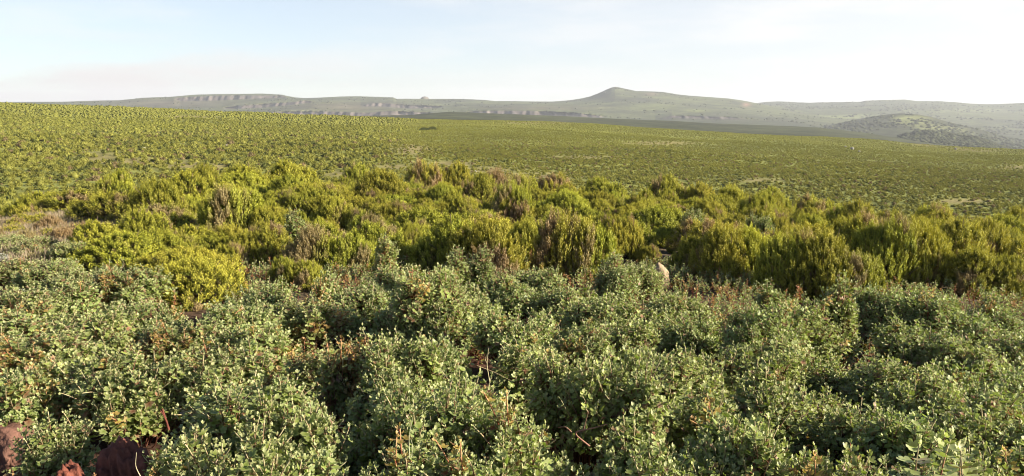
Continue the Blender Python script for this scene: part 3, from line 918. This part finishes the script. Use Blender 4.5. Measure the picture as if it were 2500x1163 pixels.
SHV = []
for k, (sw, sh) in enumerate([(.6, .8), (.6, 1.0), (.8, .8), (.8, 1.0), (.8, 1.2), (1.0, .8), (1.0, 1.0), (1.0, 1.2), (1.3, .9), (1.3, 1.15), (1.3, 1.3), (.75, .9), (.9, .9), (.45, 1.35), (.6, .85), (.8, 1.0), (1.0, 1.05), (.8, .8)]):
    lv, st = shrub_variant(500 + 10 * k, sw, sh, 0.02 if k < 14 else 0.14)
    SHV.append((sw, sh, k >= 14, mesh_np('shrub_leaf_mesh', *lv, False, M_LEAF), st.mesh('shrub_stem_mesh', M_BARK)))

SHRUB = [  # u, top, width px, height m
 (50, 695, 210, .9), (165, 690, 170, .8), (300, 640, 190, 1.0), (345, 722, 220, .9), (210, 765, 200, .8), (60, 800, 220, .9), (430, 770, 190, .9), (575, 716, 200, 1.0), (655, 690, 130, .8), (320, 838, 260, 1.0), (150, 880, 230, .8), (520, 830, 250, 1.0), (640, 790, 170, .8), (745, 712, 190, .9),
 (235, 945, 250, 1.1), (590, 905, 280, 1.1), (430, 960, 220, .9), (700, 965, 250, 1.1), (530, 1040, 280, 1.1), (700, 1090, 300, 1.0), (430, 1110, 160, .7), (130, 1060, 100, .5), (60, 900, 130, .8), (560, 1150, 240, .8), (760, 860, 130, .7),
 (880, 690, 150, .9), (985, 636, 150, 1.1), (1080, 655, 220, 1.3), (1150, 700, 150, 1.0), (830, 735, 110, .7), (1010, 740, 170, .8), (880, 792, 210, 1.2), (985, 800, 180, 1.2), (1095, 815, 150, .9), (940, 880, 200, 1.0), (1240, 668, 150, 1.0), (1310, 640, 130, 1.0), (1270, 740, 200, 1.0), (1370, 690, 150, .9), (1450, 715, 160, .9), (1500, 645, 110, .9), (1560, 640, 110, .9), (1580, 720, 170, .9), (1420, 790, 150, .8), (1520, 780, 170, .8), (1665, 695, 150, 1.0), (1690, 760, 150, .8), (1290, 835, 190, .9),
 (1010, 935, 260, 1.2), (1145, 905, 240, 1.2), (1260, 955, 230, 1.2), (1420, 842, 220, 1.3), (1525, 850, 200, 1.3), (870, 1040, 150, .7), (980, 1070, 280, 1.0), (1150, 1075, 260, 1.0), (1300, 1075, 160, .8), (1650, 850, 220, .9), (1760, 850, 180, .8), (1690, 935, 230, .9), (1560, 1050, 260, 1.0), (1740, 1035, 260, 1.0), (1480, 1125, 220, .8), (1650, 1130, 260, .8),
 (1850, 722, 170, 1.2), (1945, 716, 180, 1.2), (2010, 760, 120, .9), (1880, 810, 210, 1.0), (1990, 850, 160, .8), (1870, 910, 220, 1.0), (1970, 930, 200, .8), (1850, 1010, 260, 1.1), (1930, 1095, 260, .9), (2195, 690, 150, 1.2), (2280, 695, 160, 1.2), (2370, 755, 140, .9), (2240, 775, 180, 1.0), (2345, 815, 160, .9), (2450, 745, 130, .9), (2470, 810, 140, .8), (2160, 860, 200, .9), (2270, 895, 210, 1.0), (2400, 880, 200, 1.0), (2110, 975, 230, .9), (2230, 1000, 240, 1.0), (2370, 970, 230, 1.0), (2470, 960, 180, .9), (2070, 1075, 260, 1.0), (2220, 1110, 280, .9), (2380, 1095, 260, .9), (2490, 1060, 220, .9), (2570, 870, 220, 1.0), (2590, 1010, 240, 1.0), (30, 640, 150, .6), (120, 650, 150, .6), (200, 668, 130, .6), (90, 600, 120, .5), (180, 610, 110, .5), (20, 595, 100, .45), (1572, 645, 75, .62), (790, 650, 60, 1.1), (1175, 590, 60, 1.3), (1225, 650, 70, 1.1), (1500, 605, 60, 1.2), (1880, 670, 70, 1.2), (2420, 690, 80, 1.2), (940, 560, 50, 1.3), (1690, 500, 50, 1.5), (720, 500, 50, 1.4), (1860, 520, 60, 1.4), (-45, 750, 200, .9),  (2055, 650, 80, 1.6), (1118, 590, 60, 1.3), (2125, 695, 110, 1.1)]
sr = np.random.default_rng(77)
SHR = []
ROCKS = [hit(303, 1088, .55), hit(165, 1138, .45), hit(0, 1005, .6), hit(25, 1040, .6)]
for (u, vt, wpx, h) in SHRUB:
    x, y, r = hit(u, vt, h)
    w = wpx * r / F * 1.0
    if any(math.hypot(x - a_, y - b_) < w * .5 + .06 for a_, b_, c_ in ROCKS): continue
    z = float(ground(x, y))
    rusty = sr.random() < (0.55 if u < 900 else 0.10)
    best = sorted(SHV, key=lambda q: abs(math.log(q[0] / w)) + abs(math.log(q[1] / h)) + 0.12 * sr.random() + (0.6 if q[2] != rusty else 0))[0]
    lvm, stm = best[3:]
    o = empty('leafy_shrub', (x, y, z)); o.rotation_euler = (0, 0, sr.random() * 6.283)
    s = min(max(w / best[0], .85), 1.2); o.scale = (s, s, min(max(h / best[1], .85), 1.2))
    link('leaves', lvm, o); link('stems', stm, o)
    SHR.append(dict(o=o, u=u, vt=vt, w=w, h=h, r=r, x=x, y=y))

# low growth between the shrubs: one uncountable cover
n = 12000
rr = np.sqrt(3.2 ** 2 + (24 ** 2 - 3.2 ** 2) * rng.random(n)); aa = np.radians(-35 + 70 * rng.random(n))
x = np.sin(aa) * rr; y = np.cos(aa) * rr; z = ground(x, y); u, v = project(x, y, z)
nz = fbm(x * 0.9, y * 0.9, 66)
keep = (v > bound(u) - 45) & (rng.random(n) > np.clip(msum(SOIL, u, v) * 0.7, 0, 1)) & (nz > 0.46) & (rng.random(n) > 0.85 * np.clip(msum([(110, 545, 150, 50)], u, v), 0, 1))
x, y, z, nz = x[keep], y[keep], z[keep], nz[keep]
n = len(x); print('cover shoots', n)
hgt = 0.0 + 0.16 * smooth(0.36, 0.62, nz) * rng.random(n)
dirs = norm(np.stack([rng.normal(size=n) * .22, rng.normal(size=n) * .22, np.ones(n)], -1))
tn = np.where((rng.random(n) < 0.22)[:, None], np.array([1.15, 0.62, 0.6]), np.ones(3))
keep = np.ones(n, bool)
for a_, b_, c_ in ROCKS: keep &= np.hypot(x - a_, y - b_) > .2
x, y, z, hgt, dirs, tn = x[keep], y[keep], z[keep], hgt[keep], dirs[keep], tn[keep]; n = len(x)
lv, st = place_shoots(np.stack([x, y, z + hgt], -1), dirs, 0.75 + 0.45 * rng.random(n), 999, tn)
a = Acc(); a.add(*st)
for i in np.where(hgt > 0.05)[0][:1500]:
    e = np.array([x[i], y[i], z[i] + hgt[i]]); b = np.array([x[i] + rng.normal() * .08, y[i] + rng.normal() * .08, z[i] - .03])
    Vt, Ft = tube(np.array([b, (b + e) / 2 + rng.normal(size=3) * .02, e]), [0.007, 0.006, 0.005], 4); a.add(Vt, Ft, STEM * (0.6 + 0.5 * rng.random()))
o = link('leafy_undergrowth', mesh_np('leafy_undergrowth', *lv, False, M_LEAF)); tag(o, kind='stuff')
o2 = link('stems', a.mesh('undergrowth_stems', M_BARK), o)

# ------------------------------------------------------------------ dry grass and brown scrub on the left
acc = Acc()
n = 26000
rr = np.sqrt(15 ** 2 + (45 ** 2 - 15 ** 2) * rng.random(n)); aa = np.radians(-34 + 22 * rng.random(n))
x = np.sin(aa) * rr; y = np.cos(aa) * rr; z = ground(x, y); u, v = project(x, y, z)
keep = msum(DRY, u, v) * (0.6 + 0.8 * fbm(x * .5, y * .5, 31)) > 0.34
x, y, z = x[keep], y[keep], z[keep]; n = len(x); print('dry tufts', n)
B = 9
hgt = (0.22 + 0.36 * rng.random((n, B))) * (0.4 + fbm(x * .6, y * .6, 33))[:, None]
bx = np.stack([x[:, None] + rng.normal(size=(n, B)) * .08, y[:, None] + rng.normal(size=(n, B)) * .08, np.repeat(z[:, None], B, 1)], -1)
lean = rng.normal(size=(n, B, 3)) * 0.22; lean[..., 2] = 1
tipp = bx + norm(lean * np.array([1.8, 1.8, 1])) * hgt[..., None]
sd = rng.normal(size=(n, B, 3)); sd[..., 2] = 0; sd = norm(sd) * 0.011
mid = bx * 0.45 + tipp * 0.55 + rng.normal(size=(n, B, 3)) * 0.02
V = np.stack([bx - sd, bx + sd, mid + sd * .8, mid - sd * .8, tipp], -2).reshape(-1, 3)
b5 = (np.arange(n * B) * 5)[:, None]
Fc = np.concatenate([b5 + np.array([[0, 1, 2]]), b5 + np.array([[0, 2, 3]]), b5 + np.array([[3, 2, 4]])])
q = rng.random((n, 1, 1)); c = np.array([0.42, 0.345, 0.23]) * (1 - q) + np.array([0.31, 0.235, 0.16]) * q
gq = (rng.random((n, 1, 1)) < 0.25); c = np.where(gq, np.array([0.19, 0.18, 0.06]), c)
c = c * (0.75 + 0.5 * rng.random((n, B, 1)))
o = link('dry_grass', mesh_np('dry_grass', V, Fc, np.repeat(c.reshape(-1, 3), 5, 0), False, M_GRASS)); tag(o, kind='stuff')

# white woolly plants at the left edge
WH = [shoot(800 + k, 15, 0.34, 0, 0.05, True) for k in range(3)]
WL = ['white woolly plant at the far left edge beside dry brown grass, tallest of its kind', 'white woolly plant with a broad head just right of the left edge', 'small white woolly tuft low in the leafy shrubs near the left edge', 'tiny white woolly tuft in the brown grass further from the left edge']
for k, (u, v, sc) in enumerate([(6, 605, .85), (40, 628, .9), (54, 678, .7), (108, 590, 0.5)]):
    x, y, r = hit(u, v, 0.6)
    o = empty('woolly_plant', (x, y, float(ground(x, y)))); tag(o, WL[k], 'plant', 'white woolly plants among the dry grass')
    lv = Acc(); st = Acc()
    for q in range(7):
        a = q * 2.4; (V, Fc, C), (V2, F2, C2) = WH[q % 3]
        t = np.array([math.cos(a) * .05 * q ** .5, math.sin(a) * .05 * q ** .5, 0.18 + 0.04 * (q % 3)])
        lv.add(V * 0.8 + t, Fc, C); st.add(V2 * 0.8 + t, F2, C2)
        Vt, Ft = tube(np.array([[0, 0, -.03], t * .6, t]), [.008, .006, .005], 4); st.add(Vt, Ft, np.array([.35, .3, .2]))
    link('leaves', lv.mesh('woolly_leaves', M_LEAF), o); link('stems', st.mesh('woolly_stems', M_BARK), o); o.scale = (sc,) * 3

# ------------------------------------------------------------------ rocks
def rock(name, u, v, wpx, hpx, colr, label, seed, sub=4, rough=0.25, sink=0.25, squash=1.0, top=None):
    x, y, r = hit(u, v) if top is None else hit(u, v, top)
    w = wpx * r / F / 2; h = hpx * r / F / (2 - 2 * sink) * 1.15 if top is None else top / (2 - 2 * sink)
    V, Fc = ico(sub); o3 = np.random.default_rng(seed).random(3) * 30
    d = (fbm(V[:, 0] * 1.3 + o3[0] + V[:, 2] * .7, V[:, 1] * 1.3 + o3[1] - V[:, 2] * .9, seed, 5) - .5) * rough * 2
    d2 = (fbm(V[:, 0] * 6 + o3[1] + V[:, 2] * 4, V[:, 1] * 6 + o3[0] - V[:, 2] * 5, seed + 1, 4) - .5) * rough * .7
    d3 = np.abs(fbm(V[:, 0] * 2.6 + o3[2] + V[:, 2] * 2, V[:, 1] * 2.6 + o3[0] - V[:, 2] * 1.5, seed + 4, 4) - .5) * -rough * 2.2 if rough > .25 else 0
    V = V * (1 + d + d2 + d3)[:, None] * np.array([w, w * squash, h]); V[:, 2] += h * (1 - 2 * sink)
    cc = np.array(colr) * (0.75 + 0.5 * fbm(V[:, 0] * 3 / w, V[:, 2] * 3 / w, seed + 2))[:, None]
    o = link(name, mesh_np(name, V, Fc, cc, rough < 0.2, M_ROCK), None, (x, y, float(ground(x, y))))
    tag(o, label, 'rock'); return o


rock('boulder', 1612, 647, 52, 66, (0.27, 0.20, 0.125), 'smooth tan boulder poking out of leafy shrubs under the dark heath', 3, rough=0.26, sink=0.3, top=0.52)
rock('red_rock', 303, 1088, 135, 92, (0.165, 0.062, 0.042), 'jagged reddish brown rock at the bottom edge left of centre', 8, 5, rough=0.42, sink=0.2, top=0.55)
rock('red_rock', 165, 1138, 90, 60, (0.13, 0.042, 0.026), 'small red rock cut by the bottom edge left of the jagged rock', 12, 5, rough=0.4, top=0.45)
rock('earth_mound', -5, 1020, 200, 120, (0.120, 0.060, 0.042), 'bare brown earth mound in the bottom left corner', 14, 5, rough=0.38, sink=0.4, top=0.42)
rock('red_rock', 4, 925, 40, 40, (0.14, 0.045, 0.03), 'dark red rock at the left edge among leafy shrubs', 15, rough=0.3)
for k, (u, v, w_, lab) in enumerate([(352, 366, 14, 'pale rock on the left hillside, above the bare brown patch'), (553, 357, 9, 'whitish rock on the hillside among bushes left of centre'), (495, 363, 7, 'tiny pale rock on the hillside between two whitish rocks'), (805, 417, 8, 'pale rock at the foot of the hillside behind the tall round bush'), (1161, 420, 8, 'pale rock at the foot of the hillside near the centre'), (2080, 366, 16, 'grey rock in the stony patch on the right hillside'), (2098, 372, 10, 'small grey rock in the stony patch, right of the larger one'), (2064, 360, 8, 'tiny pale rock in the stony patch, left of the larger one'), (1832, 328, 8, 'pale rock just under the hillside crest right of the peak'), (2333, 366, 10, 'pinkish rock beside the bare strip on the right hillside crest'), (1562, 304, 9, 'whitish rock on the hillside crest below the peak'), (1527, 303, 7, 'small whitish rock on the crest just left of another')]):
    o = rock('pale_rock', u, v, w_ * .65, w_ * .4, (0.27, 0.25, 0.21), lab, 30 + k, 2, 0.3, 0.3); o['group'] = 'pale rocks on the hillside'

# ------------------------------------------------------------------ stand-alone bushes on the far hillside
def far_bush(u, v, wpx, hpx, lab, colr):
    x, y, r = hit(u, v, 0, 100)
    w = wpx * r / F / 2; h = hpx * r / F / 1.5
    V, Fc, C = LOD[1]
    o = link('dark_bush', mesh_np('dark_bush', V, Fc, C * 0 + np.array(colr) * (0.7 + 0.6 * rng.random((len(V), 1))), False, M_HEATH), None, (x, y, float(ground(x, y)) - .1))
    o.scale = (w, w, h); o.rotation_euler = (0, 0, u); tag(o, lab, 'bush'); return o


far_bush(1035, 319, 24, 8, 'dark bush alone on the sunny hillside left of its paler twin', (0.075, 0.088, 0.028))
far_bush(1056, 318, 24, 9, 'dark bush alone on the sunny hillside right of its darker twin', (0.095, 0.105, 0.032))
far_bush(2145, 339, 20, 9, 'round dark bush alone on the crest in front of the far round hill', (0.06, 0.06, 0.03))

# ------------------------------------------------------------------ stalks and dead twigs
def twig(name, pts3, rad, colr, label, cat, sides=5):
    a = Acc()
    for Pm, r0, r1 in pts3:
        Pm = np.array(Pm, float); t = np.linspace(0, 1, len(Pm)); tt = np.linspace(0, 1, 14)
        Q = np.stack([np.interp(tt, t, Pm[:, k]) for k in range(3)], -1)
        k_ = np.array([.25, .5, .25])
        for _ in range(3): Q[1:-1] = Q[:-2] * .25 + Q[1:-1] * .5 + Q[2:] * .25
        Vt, Ft = tube(Q, np.linspace(r0, r1, 14), sides); a.add(Vt, Ft, np.array(colr) * (0.8 + 0.4 * rng.random((len(Vt), 1))))
    b = np.array(pts3[0][0][0])
    me = a.mesh(name, M_BARK); 
    co = np.empty(len(me.vertices) * 3, np.float32); me.vertices.foreach_get('co', co); co = co.reshape(-1, 3) - b; me.vertices.foreach_set('co', co.ravel().astype(np.float32)); me.update()
    o = link(name, me, None, b); tag(o, label, cat); return o


def at(u, v, r):
    hx, hy, s = [float(q) for q in ray(u, v)]
    return np.array([hx * r, hy * r, s * r])


r0 = 5.4
twig('dead_branch', [([at(1440, 1090, r0), at(1395, 1055, r0), at(1440, 1048, r0 - .05), at(1483, 1036, r0 - .1)], .006, .003), ([at(1395, 1055, r0), at(1382, 1042, r0), at(1362, 1044, r0 + .05)], .004, .002), ([at(1425, 1050, r0), at(1432, 1022, r0), at(1438, 1002, r0)], .003, .0015)], 0, (0.24, 0.13, 0.09), 'bare reddish dead branch with forked twigs lying in a dark gap at the bottom', 'branch')
twig('dead_branch', [([at(412, 1050, 4.9), at(404, 1022, 4.9), at(396, 998, 4.9)], .007, .004), ([at(408, 1035, 4.9), at(398, 1012, 4.85), at(392, 1004, 4.85)], .004, .003)], 0, (0.12, 0.04, 0.028), 'short reddish bare stem in the gap between lower left shrubs', 'branch')
twig('grass_stalk', [([at(1196, 935, 6.0), at(1188, 890, 6.0), at(1193, 850, 6.0)], .0035, .0015), ([at(1190, 890, 6.0), at(1183, 875, 6.0), at(1196, 860, 6.0)], .0025, .001)], 0, (0.40, 0.35, 0.20), 'tall pale grass stalk rising between shrubs at the centre', 'grass')
twig('grass_stalk', [([at(1165, 893, 6.1), at(1210, 910, 6.1), at(1248, 930, 6.1)], .0025, .0012)], 0, (0.30, 0.23, 0.13), 'thin dry stalk leaning right below the centre', 'grass')
twig('grass_stalk', [([at(1000, 1120, 4.5), at(998, 1065, 4.5), at(1008, 1018, 4.5)], .0025, .001), ([at(1004, 1118, 4.5), at(1008, 1090, 4.5), at(1003, 1072, 4.5)], .002, .001)], 0, (0.42, 0.42, 0.25), 'fine pale grass stalk near the bottom edge left of centre', 'grass')
twig('grass_stalk', [([at(352, 1180, 4.1), at(330, 1140, 4.1), at(333, 1105, 4.1)], .0025, .001)], 0, (0.42, 0.36, 0.22), 'thin dry grass stalk in front of the jagged red rock', 'grass')

# tall woolly shoots at the lower right
PS = [shoot(900 + k, 16, 0.36, 0.30, 0.052) for k in range(4)]
WSL = ['pale woolly shoot standing tall at the lower right, leftmost of four', 'pale woolly shoot at the lower right, topmost of four', 'pale woolly shoot leaning right of the topmost one at lower right', 'pale woolly shoot nearest the bottom right corner']
for k, (u, v, rr_) in enumerate([(2240, 1072, 4.5), (2300, 1058, 4.6), (2345, 1088, 4.4), (2375, 1110, 4.3)]):
    p = at(u, v, rr_)
    o = empty('woolly_shoot', (p[0], p[1], p[2] - 0.37)); o.rotation_euler = (0.08 * (k - 1), 0.1 * (k % 2), k)
    (V, Fc, C), (V2, F2, C2) = PS[k]
    sa = Acc(); sa.add(V2, F2, C2 * 1.2); Vt, Ft = tube(np.array([[0, 0, -.4], [0.01, 0, -.2], [0, 0, 0.0]]), [.008, .007, .006], 5); sa.add(Vt, Ft, STEM)
    link('leaves', mesh_np('woolly_shoot_leaves', V, Fc, C, False, M_LEAF), o); link('stem', sa.mesh('woolly_shoot_stem', M_BARK), o)
    tag(o, WSL[k], 'plant', 'tall woolly shoots at the lower right')

# ------------------------------------------------------------------ labels: look, row and landmark, then place among its nearest likes
NUM = ['', 'first', 'second', 'third', 'fourth', 'fifth', 'sixth', 'seventh', 'eighth', 'ninth', 'tenth']
CNT = ['', 'one', 'two', 'three', 'four', 'five', 'six', 'seven', 'eight', 'nine', 'ten']


def zone(x, table):
    for lim, name in table:
        if x < lim: return name
    return table[-1][1]


def label_all(items):
    """items: (object, key phrase, left-right position); repeats of one phrase are told apart from left to right"""
    by = {}
    for o, ph, u in items: by.setdefault(ph, []).append((u, o))
    for ph, L_ in by.items():
        L_.sort(key=lambda q: q[0])
        if len(L_) == 1: L_[0][1]['label'] = ph; continue
        for k, (u, o) in enumerate(L_):
            if len(L_) == 2: o['label'] = ph + (', left of the two' if k == 0 else ', right of the two')
            else: o['label'] = ph + ', %s of %s from left' % (NUM[k + 1], CNT[len(L_)])


HZ_ = [(120, 'at the left edge'), (430, 'beside the dry brown patch'), (720, 'below the flat-topped cliff'), (960, 'below the stepped plateau'), (1130, 'below the skyline rock dome'), (1380, 'left of the conical peak'), (1640, 'below the conical peak'), (1860, 'right of the conical peak'), (2080, 'below the skyline saddle'), (2320, 'below the far round hill'), (2430, 'near the right edge'), (9999, 'at the right edge')]
HR_ = [(20.5, 'front row'), (25, 'second row'), (31, 'third row'), (38, 'middle rows'), (46, 'back rows'), (999, 'last row')]
items = []
for q in THINGS:
    cw = zone(q['bn'], [(.1, 'yellow-green'), (.3, 'brown-flecked'), (.6, 'half-brown'), (9, 'straw-brown')])
    sw = zone(q['w'], [(1.25, 'small'), (1.85, 'medium'), (9, 'broad')])
    if q['h'] / q['w'] > 0.8: sw = 'tall'
    items.append((q['o'], '%s %s bush, %s %s' % (sw, cw, zone(q['r'], HR_), zone(q['u'], HZ_)), q['u']))
    tag(q['o'], None, 'bush', 'heath bushes in the belt')
label_all(items)
SZ_ = [(160, 'at the left edge'), (450, 'above the jagged red rock'), (800, 'left of centre'), (1080, 'just left of the grass stalks'), (1300, 'around the grass stalks'), (1560, 'around the dead branch'), (1760, 'below the tan boulder'), (2100, 'right of centre'), (2400, 'above the tall woolly shoots'), (9999, 'at the right edge')]
SR_ = [(740, 'back row'), (850, 'middle row'), (985, 'lower row'), (9999, 'bottom row')]
items = []
for q in SHR:
    if q['w'] < 0.55 and q['h'] > 1.05:
        ph = 'slender leafy shrub among the heath %s' % zone(q['u'], HZ_)
    else:
        ph = '%s leafy shrub, %s %s' % (('tall' if q['h'] > 1.05 else 'low' if q['h'] < .75 else 'rounded'), zone(q['vt'], SR_), zone(q['u'], SZ_))
    items.append((q['o'], ph, q['u'])); tag(q['o'], None, 'shrub', 'leafy shrubs in the foreground')
label_all(items)


# ------------------------------------------------------------------ haze
HZ = (-7000, 7500, -60, 7500)
m, nt, out = new_mat('haze_air')
pv = nt.nodes.new('ShaderNodeVolumePrincipled')
pv.inputs['Color'].default_value = (0.86, 0.90, 0.96, 1); pv.inputs['Density'].default_value = 1.05e-4; pv.inputs['Anisotropy'].default_value = 0.2
nt.links.new(pv.outputs[0], out.inputs['Volume'])
zmin = min(float(np.array([v for v in (o_.bound_box)])[:, 2].min()) for o_ in (g, oA, oB, oC, oD, oE)) - 1
zmax = 135.0
x0, x1, y0, y1 = HZ
V = np.array([(x, y, z) for z in (zmin, zmax) for y in (y0 - 1200, y1) for x in (x0, x1)], float)
Fc = np.array([(0, 2, 3, 1), (4, 5, 7, 6), (0, 1, 5, 4), (2, 6, 7, 3), (0, 4, 6, 2), (1, 3, 7, 5)])
hz = link('haze', mesh_np('haze', V, Fc, None, False, m)); tag(hz, kind='stuff')

# ------------------------------------------------------------------ sky and sun
SUN_AZ, SUN_EL = R(104), R(21.5)          # azimuth clockwise from the view direction (+Y)
w = bpy.data.worlds.new('World'); scene.world = w; w.use_nodes = True
nt = w.node_tree; N = nt.nodes; L = nt.links; N.clear()
sky = N.new('ShaderNodeTexSky'); sky.sky_type = 'NISHITA'; sky.sun_disc = False
sky.sun_elevation = SUN_EL; sky.sun_rotation = SUN_AZ
sky.altitude = 2500; sky.air_density = 1.0; sky.dust_density = 2.2; sky.ozone_density = 1.8
bg = N.new('ShaderNodeBackground'); bg.inputs['Strength'].default_value = 0.057
wo = N.new('ShaderNodeOutputWorld')
# thin cloud, denser low on the left
tc = N.new('ShaderNodeTexCoord')
mp = N.new('ShaderNodeMapping'); mp.inputs['Scale'].default_value = (3.0, 3.0, 16.0); L.new(tc.outputs['Generated'], mp.inputs['Vector'])
nz = N.new('ShaderNodeTexNoise'); nz.inputs['Scale'].default_value = 1.6; nz.inputs['Detail'].default_value = 7; nz.inputs['Roughness'].default_value = 0.55
L.new(mp.outputs[0], nz.inputs['Vector'])
cr = N.new('ShaderNodeMapRange'); cr.inputs['From Min'].default_value = 0.42; cr.inputs['From Max'].default_value = 0.72; cr.interpolation_type = 'SMOOTHSTEP'
L.new(nz.outputs['Fac'], cr.inputs['Value'])
sx = N.new('ShaderNodeSeparateXYZ'); L.new(tc.outputs['Generated'], sx.inputs[0])
def mrange(src, a, b, lo=0, hi=1):
    q = N.new('ShaderNodeMapRange'); q.interpolation_type = 'SMOOTHSTEP'
    for k_, v_ in (('From Min', a), ('From Max', b), ('To Min', lo), ('To Max', hi)): q.inputs[k_].default_value = v_
    L.new(src, q.inputs['Value']); return q.outputs[0]
def mth(op, a, b):
    q = N.new('ShaderNodeMath'); q.operation = op; q.use_clamp = True
    for k_, v_ in enumerate((a, b)):
        if isinstance(v_, (int, float)): q.inputs[k_].default_value = v_
        else: L.new(v_, q.inputs[k_])
    return q.outputs[0]
hfade = mrange(sx.outputs['Z'], 0.42, 0.14)
bank = mth('MULTIPLY', mrange(sx.outputs['Z'], 0.085, 0.03), mrange(sx.outputs['X'], -0.02, -0.42))       # a cloud bank low on the left
veil = mth('MULTIPLY', hfade, mth('ADD', mrange(sx.outputs['X'], -0.3, 0.6, 0.42, 0.85), mth('MULTIPLY', cr.outputs[0], 0.25)))         # thin high veil, thicker to the right
bk = mth('MULTIPLY', bank, mrange(nz.outputs['Fac'], 0.36, 0.56))
mx = N.new('ShaderNodeMix'); mx.data_type = 'RGBA'; L.new(veil, mx.inputs['Factor']); L.new(sky.outputs[0], mx.inputs['A'])
mx.inputs['B'].default_value = (6.1, 6.1, 6.1, 1)
mx2 = N.new('ShaderNodeMix'); mx2.data_type = 'RGBA'; L.new(bk, mx2.inputs['Factor']); L.new(mx.outputs['Result'], mx2.inputs['A']); mx2.inputs['B'].default_value = (5.7, 5.45, 5.38, 1)
L.new(mx2.outputs['Result'], bg.inputs['Color']); L.new(bg.outputs[0], wo.inputs['Surface'])

sl = bpy.data.lights.new('sun', 'SUN'); sl.energy = 5.0; sl.angle = R(0.5); sl.color = (1.0, 0.90, 0.74)
so = bpy.data.objects.new('sun', sl); COL.objects.link(so)
d = Vector((math.sin(SUN_AZ) * math.cos(SUN_EL), math.cos(SUN_AZ) * math.cos(SUN_EL), math.sin(SUN_EL)))
so.rotation_euler = d.to_track_quat('Z', 'Y').to_euler(); so.location = d * 50

scene.view_settings.view_transform = 'Standard'; scene.view_settings.look = 'None'
scene.view_settings.exposure = 1.55; scene.view_settings.gamma = 1
scene.render.engine = 'CYCLES'
cy = scene.cycles
cy.use_denoising = True
cy.max_bounces = 6; cy.diffuse_bounces = 2; cy.glossy_bounces = 2; cy.transmission_bounces = 3; cy.volume_bounces = 0; cy.transparent_max_bounces = 8
cy.caustics_reflective = False; cy.caustics_refractive = False
cy.use_adaptive_sampling = False; cy.filter_width = 1.0
